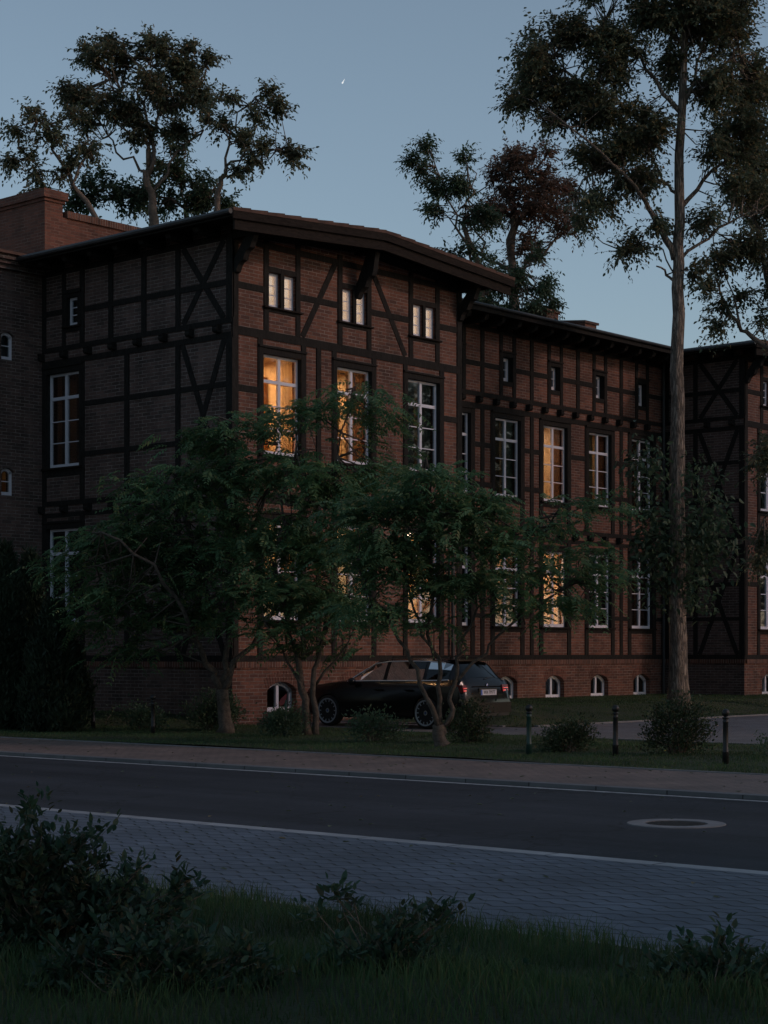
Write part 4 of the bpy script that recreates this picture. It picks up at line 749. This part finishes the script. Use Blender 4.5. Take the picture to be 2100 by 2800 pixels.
# ------------------------------------------------------------------ shrubs and conifers
def shrub(name, label, bx, by, zf, blobs, mat='leaf_shrub', dens=40, k=10, leaf=.06, lw=.5, spread=.1, stems=14, group=None, twr=.006, cat='shrub', up=.3, z0=None):
    p = at(bx, by, zf); base = Vector((p.x, p.y, max(-.01, p.z) if z0 is None else z0)); t = thing(name, label, cat, tuple(base), group)
    C, B = crown_pts(blobs, zf, dens); C = C[C[:, 2] > base.z + .03]; k = int(k * (6.5 if mat != 'leaf_front' else 2.6))
    idx = np.repeat(np.arange(len(C)), k); P = C[idx] + rng.normal(size=(len(idx), 3)) * spread; P[:, 2] = np.maximum(P[:, 2], base.z + .02)
    D = nrm(P - np.array(base)) * .7 + rng.normal(size=P.shape) * .6 + np.array([0, 0, up]); L = leaf * (.55 + .8 * rng.random(len(idx)))
    b = MB()
    for i in rng.choice(len(C), min(len(C), stems), replace=False):
        q = Vector(C[i]); st = base + Vector((rng.normal() * .08, rng.normal() * .08, -.05)); m1 = st.lerp(q, .5) + Vector((rng.normal() * .04, rng.normal() * .04, .05)); e = st.lerp(q, 1.12)
        b.tube([st, m1, q, e], [twr * 1.6, twr * 1.2, twr, twr * .4], 5)
    b.build('stems', 'bark', t)
    if mat == 'leaf_front':
        V, TW = sprigs(C, nrm(C - np.array(base)), 24, leaf * 1.15, lw, .075, .1, 7, .55); np_mesh('foliage', V, 6, LF, mat, t); np_mesh('twigs', TW, 4, [(0, 1, 2, 3)], 'bark', t, kind='stuff'); return t
    np_mesh('foliage', leaf_V(P, D, rng.normal(size=P.shape) * .6 + np.array([0, 0, 1.]), L, L * lw), 6, LF, mat, t); return t
SG = 'shrubs on the verge between the bollards'
shrub('shrub', 'dense rounded dark shrub beside the red topped post, left of the car', 612, 1592, 34.7, [(612, 1566, 46, 30, 0), (600, 1560, 30, 24), (635, 1562, 25, 25)], 'leaf_dark', 60, 12, .055, group=SG, stems=10)
shrub('shrub', 'ragged dark shrub in front of the middle of the car', 802, 1603, 33, [(800, 1575, 48, 28), (780, 1565, 30, 26), (840, 1572, 30, 22, 0, .7)], 'leaf_dark', 42, 12, .055, group=SG, stems=30)
shrub('shrub', 'tall bushy shrub hiding the rear wheel of the car', 1015, 1608, 32.2, [(1015, 1572, 42, 36), (1018, 1545, 38, 26), (1040, 1580, 30, 26)], 'leaf_shrub', 52, 12, .055, group=SG, stems=30)
shrub('shrub', 'wide leaning flowering shrub between the first and second right hand bollards', 1228, 1622, 29.6, [(1222, 1596, 44, 26), (1248, 1584, 42, 20), (1195, 1600, 26, 20), (1215, 1580, 30, 16)], 'leaf_shrub', 80, 12, .05, group=SG, stems=24)
shrub('shrub', 'open twiggy yellowish shrub between the second and third right hand bollards', 1460, 1632, 28.5, [(1460, 1592, 62, 40), (1430, 1560, 36, 34), (1490, 1560, 36, 36), (1515, 1585, 28, 30, 0, .8), (1405, 1595, 26, 26, 0, .8), (1460, 1535, 30, 22)], 'leaf_shrub', 60, 11, .05, group=SG, stems=90, twr=.004)
shrub('shrub', 'small dark shrub cut off by the right edge of the view', 1665, 1640, 27.3, [(1665, 1622, 16, 18)], 'leaf_dark', 40, 10, .05, group=SG)
shrub('shrub', 'low shrub beside the left bollard under the dark side wall', 305, 1580, 37.8, [(303, 1550, 44, 26), (320, 1555, 26, 22)], 'leaf_dark', 45, 12, .06, group=SG)
shrub('shrub', 'dark shrub behind the crooked trunk of the leftmost feathery tree', 450, 1582, 37.6, [(440, 1540, 46, 36), (470, 1530, 40, 36), (500, 1545, 25, 30)], 'leaf_dark', 45, 12, .06, group=SG)
shrub('shrub', 'smallest pale shrub right of the dark conifers', 240, 1580, 39.5, [(242, 1558, 14, 22)], 'leaf_shrub', 45, 10, .05, group=SG)
def conifer(label, bx, by, zf, top, wpx):
    p = at(bx, by, zf); base = Vector((p.x, p.y, 0.0)); t = thing('conifer', label, 'conifer', tuple(base), 'dark columnar conifers at the left')
    H = at(bx, top, zf).z; Rr = wpx * zf * 1.26582 / 5030 / 2; b = MB(); b.tube([base, base + Vector((0, 0, H * .85))], [.07, .015], 7); b.build('trunk', 'bark', t)
    n = 1500; h = rng.random(n) ** .85; prof = np.minimum(1, (h + .05) * 6) * (1 - h) ** .55 * (.85 + .3 * rng.random(n)); a = rng.uniform(0, 2 * pi, n)
    lump = 1 + .18 * np.sin(a * 3 + h * 9) + .1 * np.sin(a * 7 - h * 17); r = Rr * prof * lump * (.75 + .25 * rng.random(n))
    C = np.stack([base.x + r * np.cos(a), base.y + r * np.sin(a), base.z + h * H], 1); k = 22; idx = np.repeat(np.arange(n), k)
    P = C[idx] + rng.normal(size=(n * k, 3)) * np.array([.05, .05, .11]); out = np.stack([np.cos(a), np.sin(a), 0 * a], 1)[idx]
    D = out * .5 + np.array([0, 0, .9]) + rng.normal(size=P.shape) * .35; L = .11 * (.6 + .8 * rng.random(n * k)); np_mesh('foliage', leaf_V(P, D, out + rng.normal(size=P.shape) * .5, L, L * .3), 6, LF, 'leaf_thuja', t)
conifer('bushy dark conifer nearest the side wall, widest of the left group', 118, 1580, 37, 1325, 155)
conifer('tall dark conifer at the left edge of the view', 10, 1580, 37.8, 1200, 110)
conifer('pointed dark conifer rising behind and between the other two', 66, 1578, 39.5, 1215, 100)
FGG = 'leafy shrubs in the foreground'
for lab, bx, by, zf, bl, hh in [
    ('tallest dark foreground shrub with glossy upright leaves at the bottom left', 120, 2180, 9.2, [(50, 1870, 80, 80), (150, 1880, 80, 70, 0, .8), (100, 1990, 150, 110), (240, 1990, 110, 80, 0, .8), (70, 2110, 170, 110), (330, 1970, 50, 60, 0, .5), (200, 1850, 30, 40, 0, .6), (75, 1795, 30, 30, 0, .9), (280, 1920, 40, 40, 0, .5), (20, 1960, 60, 150), (380, 1960, 30, 20, 0, .5)], 1),
    ('low spreading foreground shrub left of centre in the grass', 330, 2260, 8.3, [(300, 2100, 170, 90), (470, 2130, 120, 80, 0, .9), (160, 2170, 160, 60), (560, 2190, 80, 40, 0, .6)], 1),
    ('bushy foreground shrub with one upright leafy shoot, centre of the bottom edge', 800, 2230, 8.7, [(770, 2110, 150, 60, 0, .9), (870, 2080, 90, 60, 0, .8), (680, 2160, 170, 60, 0, .9), (900, 2160, 110, 60, 0, .9), (800, 2195, 180, 30), (730, 1955, 12, 30, 0, 1.6), (865, 2020, 24, 20, 0, .9), (930, 2010, 22, 14, 0, .9)], 1),
    ('foreground shrub at the bottom right corner', 1560, 2240, 8.4, [(1470, 2150, 110, 60, 0, .9), (1590, 2140, 90, 60, 0, .9), (1380, 2190, 90, 40, 0, .8), (1560, 2190, 140, 40), (1560, 2075, 10, 22, 0, .8), (1500, 2100, 40, 20, 0, .5)], 1),
    ('thin sprig with few leaves between the centre and right foreground shrubs', 1110, 2230, 8.5, [(1110, 2150, 50, 40, 0, .4), (1200, 2180, 60, 30, 0, .4)], 1)]:
    shrub('leafy_shrub', lab, bx, by, zf, bl, 'leaf_front', 330, 6, .058, .46, .035, 60, FGG, .003, up=.45, z0=0.0)

# ------------------------------------------------------------------ bollards and marker
def bollard_parts(t, mat):
    b = MB(); b.lathe([(.046, -.05), (.046, .17), (.048, .175), (.048, .19), (.040, .2), (.038, .60), (.042, .605), (.042, .62), (.038, .625), (.038, .66)], 14, t.location); b.build('post', mat, t, smooth=True)
    b = MB(); b.lathe([(.040, .655), (.05, .662), (.05, .676), (.026, .684), (.026, .69), (.046, .704), (.055, .725), (.057, .742), (.052, .765), (.038, .784), (.02, .794), (0, .797)], 14, t.location); b.build('ball_finial', 'cast_iron', t, smooth=True)
BGp = 'ball topped bollards along the verge'
for x, y, mat, lab in [(-5.19, -11.97, 'cast_iron_green', 'green ball topped bollard right of the car, first of the three on the right'), (-4.55, -13.15, 'cast_iron', 'black ball topped bollard between two shrubs, middle of the three on the right'),
                       (-5.18, -15.46, 'cast_iron', 'black ball topped bollard nearest the right edge'), (-3.57, .43, 'cast_iron', 'dark bollard beside the conifers at far left'), (-4.40, -2.35, 'cast_iron', 'dark bollard beside the low shrub under the side wall')]:
    t = thing('bollard', lab, 'bollard', (x, y, .0), BGp); bollard_parts(t, mat)
t = thing('marker_post', 'thin green post with a dark red leaf shaped top in front of the round shrub', 'post', (-3.4, -4.95, 0)); L0 = t.location
b = MB(); b.lathe([(.05, -.03), (.05, .10), (.035, .14), (.022, .18), (.018, .72)], 10, L0); b.build('post', 'cast_iron_green', t, smooth=True)
b = MB(); rt = Vector((SI, -CO, 0)); pr = [(-.11, .60), (-.13, .66), (-.09, .74), (.02, .84), (.01, .70), (-.05, .62)]
b.prism([Vector(L0) + rt * a + Vector((-.01, -.01, z)) for a, z in pr], [Vector(L0) + rt * a + Vector((.01, .01, z)) for a, z in pr]); b.build('red_top', 'red_enamel', t)
# manhole
t = thing('manhole_cover', 'round iron manhole cover in a pale concrete ring set in the road', 'manhole', (-12.99, -19.55, -.05)); L0 = t.location
b = MB(); b.lathe([(.30, -.05), (.30, .006), (.305, .008), (.47, .008), (.475, .0), (.475, -.05)], 48, L0); b.build('ring', 'concrete', t)
b = MB(); b.lathe([(.298, -.05), (.298, .0), (.28, -.002), (0, -.002)], 40, L0)
for i in range(-4, 5):
    h = math.sqrt(.27 ** 2 - (i * .06) ** 2); b.box(L0.x + i * .06 - .012, L0.x + i * .06 + .012, L0.y - h, L0.y + h, L0.z - .01, L0.z + .004)
b.build('cover', 'rust_iron', t)
n = 520; X = np.concatenate([rng.uniform(-19.7, -16.5, 90), rng.uniform(-16.2, -10, 130), rng.uniform(-9.7, -6.9, 200), rng.uniform(.2, 3.2, 100)]); Y = rng.uniform(-26, 4, n)
Zl = np.where((X > -16.2) & (X < -10), -.042, .008); Pl = np.stack([X, Y, Zl], 1); Dl = np.stack([rng.normal(size=n), rng.normal(size=n), np.zeros(n)], 1)
np_mesh('fallen_leaves', leaf_V(Pl, Dl, np.tile([[0., 0, 1.]], (n, 1)) + rng.normal(size=(n, 3)) * .15, rng.uniform(.04, .09, n), rng.uniform(.02, .045, n)), 6, LF, 'leaf_olive', kind='stuff', label='scattered fallen leaves on the paving and the road')
# small aircraft far away in the sky; its sunlit brightness is material glow
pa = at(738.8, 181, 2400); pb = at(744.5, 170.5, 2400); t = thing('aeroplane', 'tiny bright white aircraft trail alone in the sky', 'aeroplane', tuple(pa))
b = MB(); b.tube([pa, pa.lerp(pb, .15), pa.lerp(pb, .5), pb], [.3, 1.15, .5, .12], 8); b.build('trail', 'trail_glow', t)

# ------------------------------------------------------------------ parked estate car (nose towards the wall)
car = thing('parked_car', 'black estate car parked nose first towards the brick wall under the trees', 'car', (2.25, -3.1, 0))
def car_pt(X, Yl, Z): return (2.25 + X, -.75 - Yl, Z)     # Yl: metres back from the nose
ST_ = [  # back from nose, half width, sill z, shoulder z, belt z, roof z, roof half width, glass base half width
    (0.00, .72, .30, .56, .70, .74, .50, .62), (.10, .84, .24, .64, .80, .84, .56, .68), (.35, .90, .20, .72, .88, .91, .60, .74), (.80, .905, .19, .78, .93, .97, .62, .78), (1.20, .905, .19, .82, .96, 1.01, .62, .80),
    (1.38, .905, .19, .83, .97, 1.05, .62, .80), (1.72, .905, .19, .84, .98, 1.27, .61, .79), (2.02, .905, .19, .85, .985, 1.41, .60, .785), (2.4, .905, .19, .86, .99, 1.455, .60, .78), (3.0, .905, .19, .87, .995, 1.465, .60, .78), (3.5, .905, .19, .88, 1.0, 1.46, .595, .77),
    (3.95, .90, .20, .89, 1.01, 1.435, .58, .76), (4.16, .895, .22, .89, 1.02, 1.40, .565, .75), (4.34, .88, .24, .89, 1.03, 1.22, .56, .73), (4.48, .86, .27, .88, 1.01, 1.05, .57, .70), (4.57, .83, .30, .60, .80, .93, .58, .68), (4.62, .78, .34, .55, .66, .72, .52, .62)]
def ring(s_):
    y, hw, zs, zh, zb, zr, rw, gw = s_
    h = [(0, zs), (hw * .80, zs), (hw * .97, zs + .08), (hw, (zs + zh) / 2), (hw * .985, zh), (gw + .025, zb), (gw, zb + .01), (rw + (gw - rw) * .45, zb + (zr - zb) * .55), (rw, zr - min(.05, (zr - zb) * .3)), (rw * .8, zr), (0, zr + .012)]
    return [car_pt(x, y, z) for x, z in h], [car_pt(-x, y, z) for x, z in h[1:-1]]
rings = []
for s_ in ST_: a_, b_ = ring(s_); rings.append(a_ + b_[::-1])
b = MB(); nr = len(rings[0]); b.add([v for r in rings for v in r], [(i * nr + k, i * nr + (k + 1) % nr, (i + 1) * nr + (k + 1) % nr, (i + 1) * nr + k) for i in range(len(rings) - 1) for k in range(nr)] + [tuple(range(nr)), tuple(range((len(rings) - 1) * nr, len(rings) * nr))])
body = b.build('body', 'car_paint', car, smooth=True)
# cut the wheel arches, then bake the result
cut = MB()
for yl in (.86, 3.66):
    for sx in (-1, 1): cut.lathe([(.37, -.16), (.37, .16)], 28, car_pt(sx * .86, yl, .33), 'X')
co = cut.build('arch', 'black_plastic', None)
md = body.modifiers.new('b', 'BOOLEAN'); md.object = co; md.operation = 'DIFFERENCE'; md.solver = 'EXACT'
cn = [v for v in (body,)]
co.location = (0, 0, 0); bpy.context.view_layer.update(); dg = bpy.context.evaluated_depsgraph_get(); nm = bpy.data.meshes.new_from_object(body.evaluated_get(dg)); body.modifiers.clear(); body.data = nm
bpy.data.objects.remove(co)
try:
    body.data.set_sharp_from_angle(angle=R_(35))
except Exception: pass
def rp(i, k, off=.006, side=1):
    """point k of ring i, pushed outward"""
    p = Vector(rings[i][k]); c = Vector((2.25, p.y, .9)); d_ = (p - c); d_.y = 0; d_ = d_.normalized() * off; p = p + d_
    if side > 0: return p
    return Vector((2 * 2.25 - p.x, p.y, p.z))
for sd in (1, -1):
    for (i0, i1) in ((5, 8), (8, 10), (10, 12)):
        g = MB()
        for i in range(i0, i1):
            e0 = .0 if i > i0 else .12; e1 = 1. if i < i1 - 1 else .92
            q = lambda k, t_: rp(i, k, .008, sd).lerp(rp(i + 1, k, .008, sd), t_)
            for k in (6, 7):
                g.quad(q(k, e0), q(k, e1), q(k + 1, e1), q(k + 1, e0))
        g.build('side_window', 'car_glass', car)
    g = MB(); P = [rp(i, 6, .018, sd) for i in range(5, 13)]; g.tube(P, .014, 6)
    P = [rp(i, 8, .014, sd) for i in range(6, 12)]; g.tube([rp(5, 6, .016, sd)] + P, .010, 6); g.build('chrome_trim', 'chrome', car)
    g = MB(); P = [rp(i, 9, .03, sd) + Vector((0, 0, .035)) for i in range(8, 12)]; g.tube(P, .014, 6); g.build('roof_rail', 'black_plastic', car)
    mx = 2.25 + sd * .95; g = MB(); g.lathe([(0, -.09), (.07, -.06), (.085, 0), (.07, .05), (0, .07)], 10, (mx, -.75 - 1.62, .98), 'X'); g.build('wing_mirror', 'car_paint', car, smooth=True)
    for yl in (2.35, 3.2):
        h = MB(); hx = 2.25 + sd * .91; h.box(min(hx, hx + sd * .03), max(hx, hx + sd * .03), -.75 - yl - .11, -.75 - yl + .11, .80, .825); h.build('door_handle', 'car_paint', car)
    hh = MB(); c0 = 2.25 + sd * .66; hh.box(c0 - .14, c0 + .14, -.90, -.76, .56, .68); hh.build('headlight', 'chrome', car)
def pane_on(i0, i1, w0, w1, dz, name, t0=.08, t1=.92):
    a, c = Vector(rings[i0][10]), Vector(rings[i1][10]); n = Vector((0, -(c.z - a.z), (c.y - a.y))); n = -n.normalized() if n.normalized().z < 0 else n.normalized()
    p0, p1 = a.lerp(c, t0) + n * dz, a.lerp(c, t1) + n * dz; g = MB(); g.quad(p0 - Vector((w0, 0, 0)), p0 + Vector((w0, 0, 0)), p1 + Vector((w1, 0, 0)), p1 - Vector((w1, 0, 0))); return g.build(name, 'car_glass', car)
# windscreen and rear screen follow the roof line
def strip(i0, i1, name, off=.01):
    g = MB()
    for i in range(i0, i1):
        t0 = .15 if i == i0 else 0; t1 = .9 if i == i1 - 1 else 1
        for ka, kb in ((9, 10), (8, 9)):
            for sd in (1, -1): g.quad(*[rp(a_, k_, off, sd).lerp(rp(a_ + 1, k_, off, sd), tt_) for a_, k_, tt_ in ((i, ka, t0), (i, ka, t1), (i, kb, t1), (i, kb, t0))])
    return g.build(name, 'car_glass', car, smooth=True)
strip(5, 8, 'windscreen'); rw = strip(12, 14, 'rear_window', .012)
g = MB(); g.box(2.25 - .56, 2.25 + .56, -.75 - 4.22, -.75 - 3.98, 1.425, 1.455); g.build('spoiler', 'car_paint', car)
g = MB(); g.tube([(2.25 - .0, -.75 - 4.50, 1.05), (2.25 + .38, -.75 - 4.44, 1.09)], .012, 6); g.build('wiper', 'black_plastic', car)
RY = -.75 - 4.62
for sd in (1, -1):
    x0, x1 = (2.25 + sd * .50, 2.25 + sd * .835); x0, x1 = min(x0, x1), max(x0, x1)
    g = MB(); yy = -.75 - 4.57; g.hexa([(x0, yy - .05, .78), (x1, yy + .06, .78), (x1, yy + .3, .78), (x0, yy + .3, .78), (x0, yy - .02, .93), (x1, yy + .08, .93), (x1, yy + .3, .93), (x0, yy + .3, .93)]); tl = g.build('tail_light', 'tail_lens', car)
    g = MB()
    for zz, zz1 in ((.80, .825), (.855, .87)): g.hexa([(x0 + .02, yy - .058, zz), (x1 - .02, yy + .052, zz), (x1 - .02, yy + .08, zz), (x0 + .02, yy, zz), (x0 + .02, yy - .054, zz1), (x1 - .02, yy + .056, zz1), (x1 - .02, yy + .08, zz1), (x0 + .02, yy, zz1)])
    g.build('light_bar', 'tail_light', tl)
# plate recess and plate
g = MB(); g.box(1.95, 2.55, RY + .005, RY + .12, .70, .86); g.build('tailgate_recess', 'black_plastic', car)
g = MB(); g.box(1.99, 2.51, RY - .012, RY + .004, .715, .83); pl = g.build('number_plate', 'plate_white', car)
g = MB(); g.box(1.99, 2.03, RY - .014, RY - .0125, .717, .828); g.build('plate_band', 'emblem_blue', pl)
def text(s, size, loc, rot, mat, parent, name, sx=1.0, bold=0.0):
    cu = bpy.data.curves.new(name, 'FONT'); cu.body = s; cu.size = size; cu.align_x = 'CENTER'; cu.align_y = 'CENTER'; cu.extrude = .0008; cu.offset = bold
    o = bpy.data.objects.new(name, cu); COL.objects.link(o); bpy.context.view_layer.update(); me = bpy.data.meshes.new_from_object(o.evaluated_get(bpy.context.evaluated_depsgraph_get())); bpy.data.objects.remove(o)
    M = Matrix.Translation(Vector(loc) - Vector(root_of(parent))) @ rot @ Matrix.Diagonal((sx, 1, 1, 1)); me.transform(M); me.materials.clear(); me.materials.append(MATS[mat]); return link(name, me, parent)
text('WA 7997T', .105, (2.27, RY - .0135, .772), Matrix.Rotation(R_(90), 4, 'X'), 'ink', pl, 'plate_lettering', .82, .001)
g = MB(); g.lathe([(0, -.01), (.042, -.01), (.042, .0)], 20, (0, 0, 0), 'X'); 
def roundel(c, r, parent, axis):
    e = MB(); 
    def P(a, rr, o): return (c[0] + rr * cos(a), c[1] - o, c[2] + rr * sin(a)) if axis == 'Y' else (c[0] + o, c[1] + rr * cos(a), c[2] + rr * sin(a))
    e.add([P(2 * pi * k / 24, r, 0) for k in range(24)], [tuple(range(24))]); em = e.build('emblem', 'ink' if axis == 'Y' else 'emblem_white', parent)
    for q, mt in ((0, 'emblem_white'), (1, 'emblem_blue'), (2, 'emblem_white'), (3, 'emblem_blue')):
        f_ = MB(); o = .001 if axis == 'Y' else -.001; f_.add([P(0, 0, o)] + [P(q * pi / 2 + pi / 12 * k, r * .72, o) for k in range(7)], [tuple(range(8))]); f_.build('emblem_quarter', mt, em if parent is car else parent)
roundel((2.25, -.75 - 4.585, .93), .04, car, 'Y')
g = MB(); g.box(1.75, 2.75, -.75 - 4.60, -.75 - 4.58, .895, .905); g.build('chrome_trim', 'timber_brown', car)
g = MB(); g.box(1.5, 3.0, -.75 - 4.655, -.75 - 4.5, .34, .56); g.build('rear_bumper', 'car_paint', car)
g = MB(); g.box(1.6, 2.9, -.75 - 4.66, -.75 - 4.5, .28, .338); g.build('diffuser', 'black_plastic', car)
g = MB(); g.tube([(1.75, -.75 - 4.70, .27), (1.75, -.75 - 4.4, .27)], .035, 10); g.build('exhaust', 'chrome', car)
def wheel(c, sgn):
    w_ = MB(); w_.lathe([(.265, -.10), (.30, -.11), (.33, -.09), (.338, -.04), (.338, .04), (.33, .09), (.30, .11), (.265, .10)], 36, c, 'X'); wh = w_.build('wheel', 'rubber', car, smooth=True)
    r = MB(); f = sgn * .09; r.lathe([(.267, -.09), (.267, .09)], 36, c, 'X')
    r.lathe([(.275, f - .01 * sgn), (.275, f + .022 * sgn), (.245, f + .018 * sgn), (.24, f - .01 * sgn)], 36, c, 'X')
    for k in range(14):
        a = 2 * pi * k / 14; da = .028; P = lambda rr, aa, o: (c[0] + o, c[1] + rr * cos(aa), c[2] + rr * sin(aa))
        r.hexa([P(.04, a - .2, f - .02 * sgn), P(.04, a + .2, f - .02 * sgn), P(.25, a + .045, f), P(.25, a - .045, f), P(.04, a - .2, f - .0 * sgn), P(.04, a + .2, f - .0 * sgn), P(.25, a + .045, f + .014 * sgn), P(.25, a - .045, f + .014 * sgn)])
    r.lathe([(.0, f + .012 * sgn), (.05, f + .012 * sgn), (.055, f - .02 * sgn)], 20, c, 'X'); rm = r.build('rim', 'alloy', wh)
    q = MB(); q.lathe([(.264, .0), (0, .0)], 24, c, 'X'); q.build('brake_disc', 'black_plastic', wh)
    cc = (c[0] + f + .014 * sgn, c[1], c[2])
    if sgn < 0:
        e = MB(); e.lathe([(0, -.001), (.028, -.001)], 16, cc, 'X'); e.build('hub_cap', 'emblem_blue', wh)
for yl in (.86, 3.66):
    for sd in (1, -1): wheel(car_pt(sd * .81, yl, .338), sd)
